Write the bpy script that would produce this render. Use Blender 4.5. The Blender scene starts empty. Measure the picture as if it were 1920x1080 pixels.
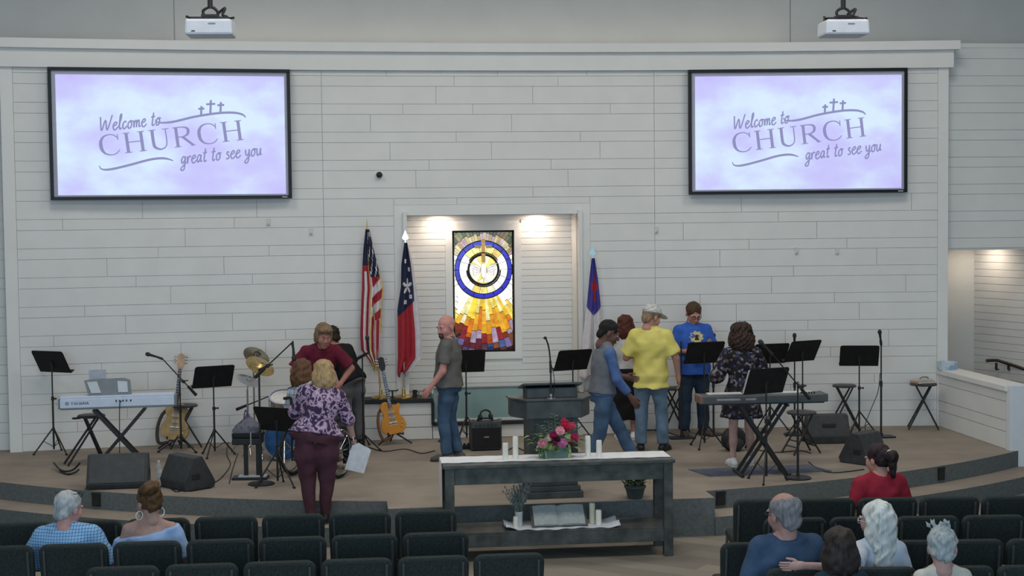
import bpy, bmesh, math, random
import numpy as np
from mathutils import Vector, Matrix
from mathutils.bvhtree import BVHTree
random.seed(7); np.random.seed(7)
SC = bpy.context.scene
COL = SC.collection
R_ = math.radians
# ------------------------------------------------------------------ camera
FPX, CAMZ = 2700.0, 3.35
YAW, PITCH, ROLL = R_(6.7), R_(2.756), R_(0.63)
_f = np.array([math.sin(YAW)*math.cos(PITCH), math.cos(YAW)*math.cos(PITCH), -math.sin(PITCH)])
_r0 = np.array([math.cos(YAW), -math.sin(YAW), 0.0]); _u0 = np.cross(_r0, _f)
_r = math.cos(ROLL)*_r0 - math.sin(ROLL)*_u0
_u = math.sin(ROLL)*_r0 + math.cos(ROLL)*_u0
cam_d = bpy.data.cameras.new('camera'); cam = bpy.data.objects.new('camera', cam_d); COL.objects.link(cam)
cam_d.sensor_width = 36.0; cam_d.lens = FPX/1920*36.0; cam_d.clip_end = 200
M = Matrix(((_r[0], _u[0], -_f[0], 0), (_r[1], _u[1], -_f[1], 0), (_r[2], _u[2], -_f[2], CAMZ), (0, 0, 0, 1)))
cam.matrix_world = M
SC.camera = cam
def gz(px, py, z):            # photo pixel -> point of the horizontal plane at height z
    d = _f + _r*(px-960)/FPX - _u*(py-540)/FPX
    t = (z-CAMZ)/d[2]
    return Vector((d[0]*t, d[1]*t, z))
def gy(px, py, y):            # photo pixel -> point of the upright plane at depth y
    d = _f + _r*(px-960)/FPX - _u*(py-540)/FPX
    t = y/d[1]
    return Vector((d[0]*t, y, CAMZ+d[2]*t))
# ------------------------------------------------------------------ world, lights, exposure
SC.view_settings.view_transform = 'Standard'; SC.view_settings.look = 'None'
SC.view_settings.gamma = 1.0; SC.view_settings.use_curve_mapping = False
SC.view_settings.exposure = 0.0
w = bpy.data.worlds.new('world'); SC.world = w; w.use_nodes = True
w.node_tree.nodes['Background'].inputs[0].default_value = (0.60, 0.80, 1.0, 1)
w.node_tree.nodes['Background'].inputs[1].default_value = 0.62
def area(name, loc, size, power, col, rot=(0, 0, 0), sy=None):
    l = bpy.data.lights.new(name, 'AREA'); l.energy = power; l.color = col; l.size = size
    if sy: l.shape = 'RECTANGLE'; l.size_y = sy
    o = bpy.data.objects.new(name, l); COL.objects.link(o); o.location = loc; o.rotation_euler = rot
    return o
for i, (lx, ly) in enumerate([(-2.6, 15.6), (1.9, 15.4), (6.4, 15.6), (-1.5, 10.5), (1.9, 10.5), (5.3, 10.5)]):
    area('ceiling_light_%d' % i, (lx, ly, 7.7), 1.5, 80, (1.0, .94, .84))
area('daylight_from_back_windows', (-1.0, -2.5, 3.6), 12, 640, (.58, .80, 1.0), (R_(86), 0, R_(-6)), 4)
# ------------------------------------------------------------------ materials
MATS = {}
def lin(c):
    return tuple(((v/12.92) if v <= .04045 else ((v+.055)/1.055)**2.4) for v in c)
def H_(s):
    s = s.lstrip('#'); return lin(tuple(int(s[i:i+2], 16)/255 for i in (0, 2, 4)))
def mat(name, col, rough=.6, metal=0, var=.06, scale=12, bump=0, bscale=80, spec=.3, emit=None, estr=0, alpha=1):
    if name in MATS: return MATS[name]
    if isinstance(col, str): col = H_(col)
    m = bpy.data.materials.new(name); m.use_nodes = True; nt = m.node_tree; b = nt.nodes['Principled BSDF']
    b.inputs['Roughness'].default_value = rough; b.inputs['Metallic'].default_value = metal
    b.inputs['Specular IOR Level'].default_value = spec
    tc = nt.nodes.new('ShaderNodeTexCoord')
    if var:
        n = nt.nodes.new('ShaderNodeTexNoise'); n.inputs['Scale'].default_value = scale; n.inputs['Detail'].default_value = 4
        nt.links.new(tc.outputs['Object'], n.inputs['Vector'])
        r = nt.nodes.new('ShaderNodeValToRGB')
        r.color_ramp.elements[0].position = .3; r.color_ramp.elements[1].position = .7
        r.color_ramp.elements[0].color = tuple(c*(1-var*2) for c in col)+(1,)
        r.color_ramp.elements[1].color = tuple(min(1, c*(1+var*2)) for c in col)+(1,)
        nt.links.new(n.outputs['Fac'], r.inputs['Fac']); nt.links.new(r.outputs['Color'], b.inputs['Base Color'])
    else:
        b.inputs['Base Color'].default_value = col+(1,)
    if bump:
        n2 = nt.nodes.new('ShaderNodeTexNoise'); n2.inputs['Scale'].default_value = bscale; n2.inputs['Detail'].default_value = 3
        nt.links.new(tc.outputs['Object'], n2.inputs['Vector'])
        bp = nt.nodes.new('ShaderNodeBump'); bp.inputs['Strength'].default_value = bump; bp.inputs['Distance'].default_value = .01
        nt.links.new(n2.outputs['Fac'], bp.inputs['Height']); nt.links.new(bp.outputs['Normal'], b.inputs['Normal'])
    if emit:
        if isinstance(emit, str): emit = H_(emit)
        b.inputs['Emission Color'].default_value = emit+(1,); b.inputs['Emission Strength'].default_value = estr
    MATS[name] = m
    return m
def ramp_mat(name, kind, stops, scale=20, rough=.7, interp='CONSTANT', stretch=(1, 1, 1), detail=2, rnd=1.0):
    """procedural cloth print / pattern: noise or voronoi through a colour ramp"""
    if name in MATS: return MATS[name]
    m = bpy.data.materials.new(name); m.use_nodes = True; nt = m.node_tree; b = nt.nodes['Principled BSDF']
    b.inputs['Roughness'].default_value = rough; b.inputs['Specular IOR Level'].default_value = .2
    tc = nt.nodes.new('ShaderNodeTexCoord'); mp = nt.nodes.new('ShaderNodeMapping'); mp.inputs['Scale'].default_value = stretch
    nt.links.new(tc.outputs['Object'], mp.inputs['Vector'])
    if kind == 'noise':
        n = nt.nodes.new('ShaderNodeTexNoise'); n.inputs['Scale'].default_value = scale; n.inputs['Detail'].default_value = detail; out = n.outputs['Fac']
    elif kind == 'wave':
        n = nt.nodes.new('ShaderNodeTexWave'); n.inputs['Scale'].default_value = scale; n.inputs['Distortion'].default_value = 3; out = n.outputs['Fac']
    elif kind == 'vcol':
        n = nt.nodes.new('ShaderNodeTexVoronoi'); n.inputs['Scale'].default_value = scale
        s = nt.nodes.new('ShaderNodeSeparateColor'); nt.links.new(n.outputs['Color'], s.inputs['Color']); out = s.outputs['Red']
    else:
        n = nt.nodes.new('ShaderNodeTexVoronoi'); n.inputs['Scale'].default_value = scale; out = n.outputs['Distance']
    nt.links.new(mp.outputs['Vector'], n.inputs['Vector'])
    r = nt.nodes.new('ShaderNodeValToRGB'); r.color_ramp.interpolation = interp
    el = r.color_ramp.elements
    while len(el) < len(stops): el.new(.5)
    for e, (p, c) in zip(el, stops): e.position = p; e.color = (H_(c) if isinstance(c, str) else c)+(1,)
    nt.links.new(out, r.inputs['Fac']); nt.links.new(r.outputs['Color'], b.inputs['Base Color'])
    MATS[name] = m
    return m
def plaid_mat(name, base, line, sx=22, thick=.22, mid=None):
    m = bpy.data.materials.new(name); m.use_nodes = True; nt = m.node_tree; b = nt.nodes['Principled BSDF']
    b.inputs['Roughness'].default_value = .8; b.inputs['Specular IOR Level'].default_value = .15
    tc = nt.nodes.new('ShaderNodeTexCoord'); sp = nt.nodes.new('ShaderNodeSeparateXYZ'); nt.links.new(tc.outputs['Object'], sp.inputs[0])
    def stripe(sock, freq, th):
        a = nt.nodes.new('ShaderNodeMath'); a.operation = 'MULTIPLY'; a.inputs[1].default_value = freq; nt.links.new(sock, a.inputs[0])
        f = nt.nodes.new('ShaderNodeMath'); f.operation = 'FRACT'; nt.links.new(a.outputs[0], f.inputs[0])
        l = nt.nodes.new('ShaderNodeMath'); l.operation = 'LESS_THAN'; l.inputs[1].default_value = th; nt.links.new(f.outputs[0], l.inputs[0])
        return l.outputs[0]
    a = stripe(sp.outputs['X'], sx, thick); c = stripe(sp.outputs['Z'], sx, thick)
    s = nt.nodes.new('ShaderNodeMath'); s.operation = 'ADD'; nt.links.new(a, s.inputs[0]); nt.links.new(c, s.inputs[1])
    h = nt.nodes.new('ShaderNodeMath'); h.operation = 'MULTIPLY'; h.inputs[1].default_value = .5; nt.links.new(s.outputs[0], h.inputs[0])
    r = nt.nodes.new('ShaderNodeValToRGB'); r.color_ramp.elements[0].color = H_(base)+(1,); r.color_ramp.elements[1].color = H_(line)+(1,)
    if mid: e = r.color_ramp.elements.new(.5); e.color = H_(mid)+(1,)
    nt.links.new(h.outputs[0], r.inputs['Fac']); nt.links.new(r.outputs['Color'], b.inputs['Base Color'])
    MATS[name] = m
    return m
WHITE = mat('painted_board', (.74, .735, .715), .55, var=.015, scale=3)
WHITE2 = mat('painted_trim', (.76, .755, .735), .5, var=.01, scale=3)
UPW = mat('upper_wall_paint', (.66, .655, .63), .7, var=.015, scale=2)
BLACKM = mat('black_metal', (.018, .018, .019), .45, var=.1, spec=.4)
BLACKP = mat('black_plastic', (.022, .023, .024), .5, var=.1, bump=.1)
DESKM = mat('black_desk_steel', (.014, .014, .015), .6, var=.1, spec=.25)
GREYM = mat('grey_metal', (.10, .105, .11), .4, .6, var=.1)
CHROME = mat('chrome', (.55, .56, .58), .22, 1, var=.03)
BRASS = mat('brass', (.62, .44, .15), .3, 1, var=.08)
GOLD = mat('gold_cymbal', (.50, .38, .16), .32, 1, var=.12, scale=30)
CARPET = mat('stage_carpet', (.325, .280, .238), .95, var=.06, scale=2.2, bump=.5, bscale=300, spec=.05)
RISER = mat('riser_carpet', (.165, .182, .182), .95, var=.08, scale=30, bump=.5, bscale=300, spec=.05)
DARKW = mat('dark_stained_wood', (.072, .080, .076), .5, var=.2, scale=9, bump=.1, bscale=40)
CLOTHW = mat('white_linen', (.72, .73, .76), .85, var=.03, bump=.15, bscale=60)
# ------------------------------------------------------------------ mesh helpers
class MB:
    def __init__(s): s.v = []; s.f = []; s.m = []
    def add(s, vs, fs, mi=0):
        o = len(s.v); s.v += [tuple(p) for p in vs]
        for f in fs: s.f.append(tuple(i+o for i in f)); s.m.append(mi)
        return s
    def box(s, c, size, rot=None, mi=0, taper=1.0):
        c = Vector(c); hx, hy, hz = [k/2 for k in size]; vs = []
        for dz in (-1, 1):
            k = taper if dz > 0 else 1
            for dx, dy in ((-1, -1), (1, -1), (1, 1), (-1, 1)):
                p = Vector((dx*hx*k, dy*hy*k, dz*hz))
                if rot is not None: p = rot @ p
                vs.append(p+c)
        return s.add(vs, [(3, 2, 1, 0), (4, 5, 6, 7), (0, 1, 5, 4), (1, 2, 6, 5), (2, 3, 7, 6), (3, 0, 4, 7)], mi)
    def b2(s, x0, x1, y0, y1, z0, z1, mi=0):
        return s.box(((x0+x1)/2, (y0+y1)/2, (z0+z1)/2), (x1-x0, y1-y0, z1-z0), None, mi)
    def tube(s, path, r, n=8, mi=0, cap=True):
        P = [Vector(p) for p in path]; k = len(P)
        rs = r if isinstance(r, (list, tuple)) else [r]*k
        t0 = (P[1]-P[0]).normalized(); up = Vector((0, 0, 1)) if abs(t0.z) < .9 else Vector((1, 0, 0))
        nrm = t0.cross(up).normalized(); vs = []
        for i in range(k):
            t = (P[min(i+1, k-1)]-P[max(i-1, 0)]).normalized()
            nrm = (nrm - t*nrm.dot(t)).normalized(); bn = t.cross(nrm)
            for j in range(n):
                a = 2*math.pi*j/n; vs.append(P[i]+(nrm*math.cos(a)+bn*math.sin(a))*rs[i])
        fs = []
        for i in range(k-1):
            for j in range(n):
                a, b = i*n+j, i*n+(j+1) % n
                fs.append((a, b, b+n, a+n))
        if cap: fs.append(tuple(range(n))[::-1]); fs.append(tuple((k-1)*n+j for j in range(n)))
        return s.add(vs, fs, mi)
    def cyl(s, a, b, r, r2=None, n=12, mi=0): return s.tube([a, b], [r, r if r2 is None else r2], n, mi)
    def lathe(s, prof, n=20, c=(0, 0, 0), rot=None, mi=0, cap=True):
        c = Vector(c); vs = []; k = len(prof)
        for (r, z) in prof:
            for j in range(n):
                a = 2*math.pi*j/n; p = Vector((r*math.cos(a), r*math.sin(a), z))
                if rot is not None: p = rot @ p
                vs.append(p+c)
        fs = []
        for i in range(k-1):
            for j in range(n):
                a, b = i*n+j, i*n+(j+1) % n
                fs.append((a, b, b+n, a+n))
        if cap: fs.append(tuple(range(n))[::-1]); fs.append(tuple((k-1)*n+j for j in range(n)))
        return s.add(vs, fs, mi)
    def sph(s, c, r, n=12, mi=0, rot=None):
        rr = r if isinstance(r, (list, tuple)) else (r, r, r); c = Vector(c); m = max(4, n//2); vs = []
        for i in range(m+1):
            th = math.pi*i/m
            for j in range(n):
                a = 2*math.pi*j/n
                p = Vector((rr[0]*math.sin(th)*math.cos(a), rr[1]*math.sin(th)*math.sin(a), rr[2]*math.cos(th)))
                if rot is not None: p = rot @ p
                vs.append(p+c)
        fs = [(i*n+j, (i+1)*n+j, (i+1)*n+(j+1) % n, i*n+(j+1) % n) for i in range(m) for j in range(n)]
        return s.add(vs, fs, mi)
    def prism(s, poly, o, u, v, t, mi=0):
        """polygon poly (2d) in the plane o + a*u + b*v, extruded t along u x v"""
        o, u, v = Vector(o), Vector(u), Vector(v); w_ = u.cross(v).normalized(); n = len(poly)
        A = [o+u*a+v*b for a, b in poly]; vs = A+[p+w_*t for p in A]
        fs = [tuple(range(n))[::-1], tuple(range(n, 2*n))]+[(i, (i+1) % n, n+(i+1) % n, n+i) for i in range(n)]
        return s.add(vs, fs, mi)
    def build(s, name, mats, parent=None, smooth=False, bevel=0, sub=0):
        me = bpy.data.meshes.new(name); me.from_pydata(s.v, [], s.f); me.validate(); 
        if not isinstance(mats, (list, tuple)): mats = [mats]
        for m in mats: me.materials.append(m)
        if len(mats) > 1 and len(me.polygons) == len(s.m): me.polygons.foreach_set('material_index', s.m)
        bm = bmesh.new(); bm.from_mesh(me); bmesh.ops.recalc_face_normals(bm, faces=bm.faces); bm.to_mesh(me); bm.free()
        if smooth: 
            me.polygons.foreach_set('use_smooth', [True]*len(me.polygons))
            try: me.set_sharp_from_angle(angle=R_(50))
            except Exception: pass
        o = bpy.data.objects.new(name, me); COL.objects.link(o)
        if parent: o.parent = parent
        if bevel:
            b = o.modifiers.new('bevel', 'BEVEL'); b.width = bevel; b.segments = 2; b.limit_method = 'ANGLE'
        if sub:
            b = o.modifiers.new('subd', 'SUBSURF'); b.levels = sub; b.render_levels = sub
        return o
def tag(o, label, cat=None, group=None, kind=None):
    o['label'] = label
    if cat: o['category'] = cat
    if group: o['group'] = group
    if kind: o['kind'] = kind
    return o
def thing(name, label, cat, loc=(0, 0, 0), rz=0, group=None):
    o = bpy.data.objects.new(name, None); COL.objects.link(o); o.empty_display_size = .1
    o.location = loc; o.rotation_euler = (0, 0, rz)
    return tag(o, label, cat, group)
def struct(o): o['kind'] = 'structure'; return o
def copy_tree(o, parent=None):
    c = o.copy(); COL.objects.link(c)
    if parent: c.parent = parent
    for ch in o.children: copy_tree(ch, c)
    return c
def rz(a): return Matrix.Rotation(a, 3, 'Z')
def rx(a): return Matrix.Rotation(a, 3, 'X')
def ry(a): return Matrix.Rotation(a, 3, 'Y')
def smooth_path(pts, n=6):
    P = [Vector(p) for p in pts]; out = []
    for i in range(len(P)-1):
        p0, p1, p2, p3 = P[max(i-1, 0)], P[i], P[i+1], P[min(i+2, len(P)-1)]
        for k in range(n):
            t = k/n
            out.append(.5*((2*p1)+(p2-p0)*t+(2*p0-5*p1+4*p2-p3)*t*t+(3*p1-p0-3*p2+p3)*t**3))
    out.append(P[-1]); return out
PZ = .40      # stage height

def foot(px, py, m=.15):      # foot point on the stage, kept clear of the walls behind
    p = gz(px, py, PZ); lim = (19.6-.45*((p.x-1.89)/6.2)**2) - m
    if .2 < p.x < 3.9: lim = 19.2-m
    if p.y > lim: p = Vector((gy(px, py, lim).x, lim, PZ))
    return p
# ================================================================== SETTING
def W(x): return 19.6-.45*((x-1.89)/6.2)**2
def tile_mat():
    m = bpy.data.materials.new('hall_carpet_tiles'); m.use_nodes = True; nt = m.node_tree; b = nt.nodes['Principled BSDF']
    b.inputs['Roughness'].default_value = .95; b.inputs['Specular IOR Level'].default_value = .05
    tc = nt.nodes.new('ShaderNodeTexCoord'); br = nt.nodes.new('ShaderNodeTexBrick')
    mp = nt.nodes.new('ShaderNodeMapping'); mp.inputs['Rotation'].default_value = (0, 0, R_(40)); nt.links.new(tc.outputs['Object'], mp.inputs[0])
    br.inputs['Scale'].default_value = 1.0; br.inputs['Brick Width'].default_value = 1.0; br.inputs['Row Height'].default_value = .25
    br.inputs['Mortar Size'].default_value = .002; br.inputs['Color1'].default_value = (.20, .18, .155, 1); br.inputs['Color2'].default_value = (.27, .245, .21, 1)
    br.inputs['Mortar'].default_value = (.18, .16, .14, 1)
    n = nt.nodes.new('ShaderNodeTexNoise'); n.inputs['Scale'].default_value = 260
    nt.links.new(mp.outputs[0], br.inputs['Vector']); nt.links.new(br.outputs['Color'], b.inputs['Base Color'])
    bp = nt.nodes.new('ShaderNodeBump'); bp.inputs['Strength'].default_value = .4; bp.inputs['Distance'].default_value = .01
    nt.links.new(n.outputs['Fac'], bp.inputs['Height']); nt.links.new(bp.outputs['Normal'], b.inputs['Normal'])
    return m
struct(MB().b2(-8, 12.5, -4, 22, -.1, 0).build('floor', tile_mat()))['label'] = 'grey and beige carpeted hall floor'
struct(MB().b2(-8.1, 12.6, -4, 22, 7.8, 7.9).build('ceiling', UPW))
struct(MB().b2(-8.1, -8, -4, 22, 0, 7.8).build('wall_left', UPW))
struct(MB().b2(12.5, 12.6, -4, 22, 0, 7.8).build('wall_right', UPW))
# ---- stage platform with its curved front, two steps and the block in the middle
CX, CY, RR = 2.2, 25.1, 10.2
def arc(R, x0, x1, n):
    return [(x0+(x1-x0)*i/n, CY-math.sqrt(R*R-(x0+(x1-x0)*i/n-CX)**2)) for i in range(n+1)]
def slab(name, poly, z0, z1, parent=None):
    m = MB(); n = len(poly)
    m.add([(x, y, z0) for x, y in poly]+[(x, y, z1) for x, y in poly], [tuple(range(n, 2*n))], 0)
    m.f += [(i, (i+1) % n, n+(i+1) % n, n+i) for i in range(n)]; m.m += [1]*n
    return m.build(name, [CARPET, RISER], parent)
BX0, BX1, BY = .42, 3.84, 14.65
stage = struct(slab('stage_platform', arc(RR, -6.6, BX0, 24)+[(BX0, BY), (BX1, BY)]+arc(RR, BX1, 8.42, 14)+[(8.42, 20.2), (-6.6, 20.2)], 0, PZ))
stage['label'] = 'low carpeted stage with a curved dark riser'
sl = arc(RR+.40, -6.6, BX0-.002, 24); sr = arc(RR+.40, BX1+.002, 8.9, 14)
ab = arc(RR, -6.6, BX0-.002, 24); br_ = arc(RR, BX1+.002, 8.9, 14)
struct(slab('stage_step', sl+ab[::-1], 0, .2))['label'] = 'curved carpeted step along the left of the stage'
struct(slab('stage_step', sr+br_[::-1], 0, .2))['label'] = 'curved carpeted step along the right of the stage'
for (px, py) in ((181, 934), (1765, 887), (1343, 926)):
    p = gz(px, py-13, PZ); yy = CY-math.sqrt(RR*RR-(p.x-CX)**2)
    a = math.asin((p.x-CX)/RR)
    m = MB().box((0, 0, 0), (.105, .03, .15)); m.box((0, -.014, .06), (.115, .012, .02))
    o = m.build('step_light', BLACKP, stage); o.location = (p.x, yy-.004, .31); o.rotation_euler = (0, 0, a)
# ---- curved back wall: backing, boards, casing, trim
A0, PER, NAR = 5.15, .377, .14
NX0, NX1, NZ1, NY = .87, 3.22, 3.41, 20.15
WX0, WX1 = -4.31, 8.33
back = MB()
def cwall(m, x0, x1, z0, z1, off, t, mi=0):
    n = max(1, int(math.ceil((x1-x0)/.75))); xs = [x0+(x1-x0)*i/n for i in range(n+1)]; vs = []
    for x in xs:
        y = W(x)+off
        vs += [(x, y, z0), (x, y, z1), (x, y+t, z0), (x, y+t, z1)]
    fs = []
    for i in range(n):
        a = 4*i; b = a+4
        fs += [(a, b, b+1, a+1), (a+2, a+3, b+3, b+2), (a+1, b+1, b+3, a+3), (a, a+2, b+2, b)]
    fs += [(0, 1, 3, 2), (4*n, 4*n+2, 4*n+3, 4*n+1)]
    m.add(vs, fs, mi)
cwall(back, WX0, NX0, PZ, 5.7, .018, .12); cwall(back, NX1, WX1, PZ, 5.7, .018, .12); cwall(back, NX0, NX1, NZ1, 5.7, .018, .12)
wall_back = struct(back.build('wall_back', WHITE)); wall_back['label'] = 'curved white shiplap stage wall'
def board(x0, x1, z0, z1, parent=None, g=.0030):
    if x1-x0 < .05 or z1-z0 < .02: return
    m = MB(); cwall(m, x0+g, x1-g, z0+g, z1-g, 0, .02); m.build('board', WHITE, parent or wall_back)
S1, S2 = -.243, 4.289            # full-height seams
JN = {  # joints per row, photo pixels (wide rows W, narrow rows N)
 'W-1': [725, 935, 1103], 'N0': [853, 1049], 'W0': [819, 1001.5, 300, 1500], 'N1': [756, 888.5, 1147, 410], 'W1': [695, 962, 220, 1420], 'N2': [857, 1091, 330, 1580],
 'W2': [732, 924, 1128, 430, 1360], 'N3': [806, 1036, 250, 1500], 'W3': [781, 1068, 380, 1600], 'N4': [1002, 190, 1440], 'W4': [858.5, 269, 481, 1390, 1695],
 'N5': [123, 439, 1457], 'W5': [348, 1283, 1527], 'N6': [298, 504, 1404, 1581], 'W6': [204, 420, 1350.6, 1634], 'N7': [257, 473, 1485],
 'W7': [321, 1445, 1685], 'N8': [163, 386, 1314, 1559], 'W8': [238, 436, 1380.6, 1603], 'N9': [107, 535, 1511], 'W9': [340, 498, 1470, 1655],
 'N10': [194, 417, 1552], 'W10': [279, 560, 1330], 'N11': [380, 1630], 'W11': [241, 520, 1480], 'N12': [150, 430, 1400], 'W12': [300, 1590]}
for k in range(-1, 14):
    zA = A0-PER*k
    for kind, za, zb in (('W', zA-PER+NAR, zA), ('N', zA, zA+NAR)):
        za, zb = max(za, PZ), min(zb, 5.36)
        if zb-za < .03: continue
        xs = [-4.16, S1, S2, 8.19]
        for px in JN.get(kind+str(k), []):
            py = 540-(za-3.35)*137-130
            xs.append(gy(px, py, 19.45).x)
        xs.sort()
        spans = [(a, b) for a, b in zip(xs, xs[1:])]
        for a, b in spans:
            if za >= NZ1+.14-.02: board(a, b, za, zb)
            else:
                zc = zb
                if zb > NZ1+.14: 
                    c0, c1 = max(a, NX0-.17), min(b, NX1+.17)
                    if c1 > c0: board(c0, c1, NZ1+.14, zb)
                if min(b, NX0-.17) > a: board(a, min(b, NX0-.17), za, zc)
                if b > max(a, NX1+.17): board(max(a, NX1+.17), b, za, zc)
cas = MB()
cwall(cas, NX0-.17, NX0, PZ, NZ1+.14, -.004, .03); cwall(cas, NX1, NX1+.17, PZ, NZ1+.14, -.004, .03); cwall(cas, NX0, NX1, NZ1, NZ1+.14, -.004, .03)
struct(cas.build('trim_1', WHITE2))['label'] = 'flat white casing around the window niche'
for i, (a, b) in enumerate(((WX0, -4.16), (8.19, WX1))):
    m = MB(); cwall(m, a, b, PZ, 5.36, -.012, .035); struct(m.build('trim_%d' % (2+i), WHITE2))['label'] = 'white corner board at the %s end of the stage wall' % ('left', 'right')[i]
m = MB(); cwall(m, WX0-.06, WX1+.05, 5.36, 5.60, -.06, .2); struct(m.build('trim_4', WHITE2))['label'] = 'wide white fascia above the screens'
m = MB(); cwall(m, WX0-.12, WX1+.11, 5.60, 5.72, -.13, 1.4); struct(m.build('trim_5', WHITE2))['label'] = 'projecting white cornice on top of the stage wall'
up = MB(); up.b2(-8, 12.5, 20.63, 20.75, 0, 7.8); up = struct(up.build('wall_upper', UPW)); up['label'] = 'smooth grey wall above the cornice'
for a, b in ((-7.9, -2.27), (-2.27, 6.56), (6.56, 12.4)):
    MB().b2(a+.008, b-.008, 20.6, 20.63, 5.3, 7.78).build('panel', UPW, up)
l = area('cove_light', (2.1, 20.35, 5.86), 8.5, 2.2, (1, .86, .66), (R_(150), 0, 0), .12)
# ---- niche
nm = MB(); nm.b2(NX0-.05, NX0, 19.5, NY+.1, PZ, NZ1+.05); nm.b2(NX1, NX1+.05, 19.5, NY+.1, PZ, NZ1+.05)
nm.b2(NX0-.05, NX1+.05, 19.62, NY+.1, NZ1, NZ1+.05)
WX_0, WX_1, WZ0, WZ1 = 1.53, 2.405, 1.475, 3.19
for (a, b, c, d) in ((NX0-.05, WX_0, PZ, NZ1), (WX_1, NX1+.05, PZ, NZ1), (WX_0, WX_1, PZ, WZ0), (WX_0, WX_1, WZ1, NZ1)):
    nm.b2(a, b, NY+.02, NY+.1, c, d)
niche = struct(nm.build('wall_niche', WHITE)); niche['label'] = 'shiplap back and sides of the lit niche'
FW = .10; bh = .0885
nmesh = {}
z = .95
while z < NZ1-.01:
    z1 = min(z+bh, NZ1)
    if z1 <= WZ0-FW or z >= WZ1+FW: spans = [(NX0, NX1)]
    else: spans = [(NX0, WX_0-FW), (WX_1+FW, NX1)]
    for a, b in spans:
        key = (round(a, 3), round(b, 3), round(z1-z, 3))
        if key not in nmesh:
            o = MB().b2(a+.002, b-.002, 0, .02, .003, z1-z-.003).build('board', WHITE, niche); nmesh[key] = o.data
        else:
            o = bpy.data.objects.new('board', nmesh[key]); COL.objects.link(o); o.parent = niche
        o.location = (0, NY, z)
    z += bh
for i, x in enumerate((1.35, 2.72)):
    l = bpy.data.lights.new('niche_downlight', 'AREA'); l.energy = 4.5; l.size = .1; l.color = (1, .80, .62)
    o = bpy.data.objects.new('niche_downlight_%d' % i, l); COL.objects.link(o); o.location = (x, 19.97, 3.385); o.rotation_euler = (R_(6), 0, 0)
# ---- baptistry front with its ledges and teal glass
bp_ = thing('baptistry', 'white boarded baptistry front with dark ledges and a teal glass pane', 'baptistry', (2.04, 19.25, PZ))
BL, BI = 1.79, .87
for sgn in (-1, 1):
    x0, x1 = sorted((sgn*BL, sgn*BI))
    MB().b2(x0, x1, -.04, .40, .50, .555).build('ledge', BLACKP, bp_, bevel=.004)
    MB().b2(sgn*BI-.02, sgn*BI+.02, -.04, .25, .20, .50).build('upright', BLACKP, bp_)
    MB().b2(x0+.01, x1-.01, .03, .36, 0, .50).build('body', WHITE, bp_)
    for k in range(3): MB().b2(x0+.01, x1-.01, .0, .03, .006+k*.166, .16+k*.166).build('board', WHITE, bp_)
MB().b2(-BI, BI, -.04, .25, .18, .225).build('ledge', BLACKP, bp_, bevel=.004)
MB().b2(-BI, BI, .03, .36, 0, .18).build('body', WHITE, bp_)
for k in range(1): MB().b2(-BI, BI, 0, .03, .006, .172).build('board', WHITE, bp_)
TEAL = mat('teal_glass', (.27, .40, .39), .08, var=.03, scale=3, spec=.5)
MB().b2(-BI+.02, BI-.02, .06, .085, .26, .665).build('pane', TEAL, bp_)
MB().b2(-BI+.02, BI-.02, .05, .10, .225, .26).build('rail', WHITE2, bp_)
MB().b2(-BI+.02, BI-.02, .05, .10, .665, .685).build('rail', CHROME, bp_)
MB().b2(-BI, BI, .13, .8, .0, .60).build('tank', mat('tank_liner', (.32, .42, .42), .5), bp_)
# ---- wall left of the stage wall, wall over the side opening, hall with its stair rail
wl = struct(MB().b2(-7.95, -4.2, 19.36, 19.5, PZ, 5.7).build('wall_side_left', WHITE)); wl['label'] = 'shiplap wall left of the curved stage wall'
wr = struct(MB().b2(8.3, 12.4, 19.32, 19.45, 2.84, 5.66).build('wall_side_right', WHITE)); wr['label'] = 'shiplap wall above the side opening'
for k in range(-1, 13):
    zA = A0-PER*k
    for za, zb in ((zA-PER+NAR, zA), (zA, zA+NAR)):
        a, b = max(za, PZ), min(zb, 5.68)
        if b-a > .03: MB().b2(-7.9, -4.2, 19.34, 19.36, a+.003, b-.003).build('board', WHITE, wl)
        a, b = max(za-.02, 2.84), min(zb-.02, 5.66)
        if b-a > .03: MB().b2(8.3, 12.4, 19.30, 19.32, a+.003, b-.003).build('board', WHITE, wr)
struct(MB().b2(-7.95, -4.3, 19.33, 20.62, 5.68, 5.74).build('trim_6', WHITE2))
struct(MB().b2(8.34, 12.4, 19.31, 20.62, 5.66, 5.72).build('trim_7', WHITE2))
HC = gy(1801, 560, 20.9); hd = Vector((.388, -1.15, 0)).normalized()
hall = struct(MB().b2(8.25, HC.x+.1, 20.92, 21.0, 0, 2.95).build('wall_hall_back', WHITE)); hall['label'] = 'boarded wall at the back of the side hall'
hs_ = MB().box((HC.x+hd.x*2.2+.06, HC.y+hd.y*2.2, 1.5), (.08, 4.4, 3.0), rz(math.atan2(hd.y, hd.x)+math.pi/2)); hside = struct(hs_.build('wall_hall_side', WHITE)); hside['label'] = 'boarded side wall of the stair hall'
hb = .1075; rot = rz(math.atan2(hd.y, hd.x)+math.pi/2)
m1 = MB().b2(8.27, HC.x, 0, .02, .003, hb-.003); m2 = MB().box((HC.x+hd.x*2.2+.01, HC.y+hd.y*2.2, hb/2), (.02, 4.36, hb-.006), rot)
d1 = d2 = None
for k in range(2, 27):
    if d1 is None:
        o1 = m1.build('board', WHITE, hall); o2 = m2.build('board', WHITE, hside); d1, d2 = o1.data, o2.data
    else:
        o1 = bpy.data.objects.new('board', d1); o2 = bpy.data.objects.new('board', d2)
        COL.objects.link(o1); COL.objects.link(o2); o1.parent = hall; o2.parent = hside
    o1.location = (0, 20.9, k*hb+.05); o2.location = (0, 0, k*hb+.05)
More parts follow.
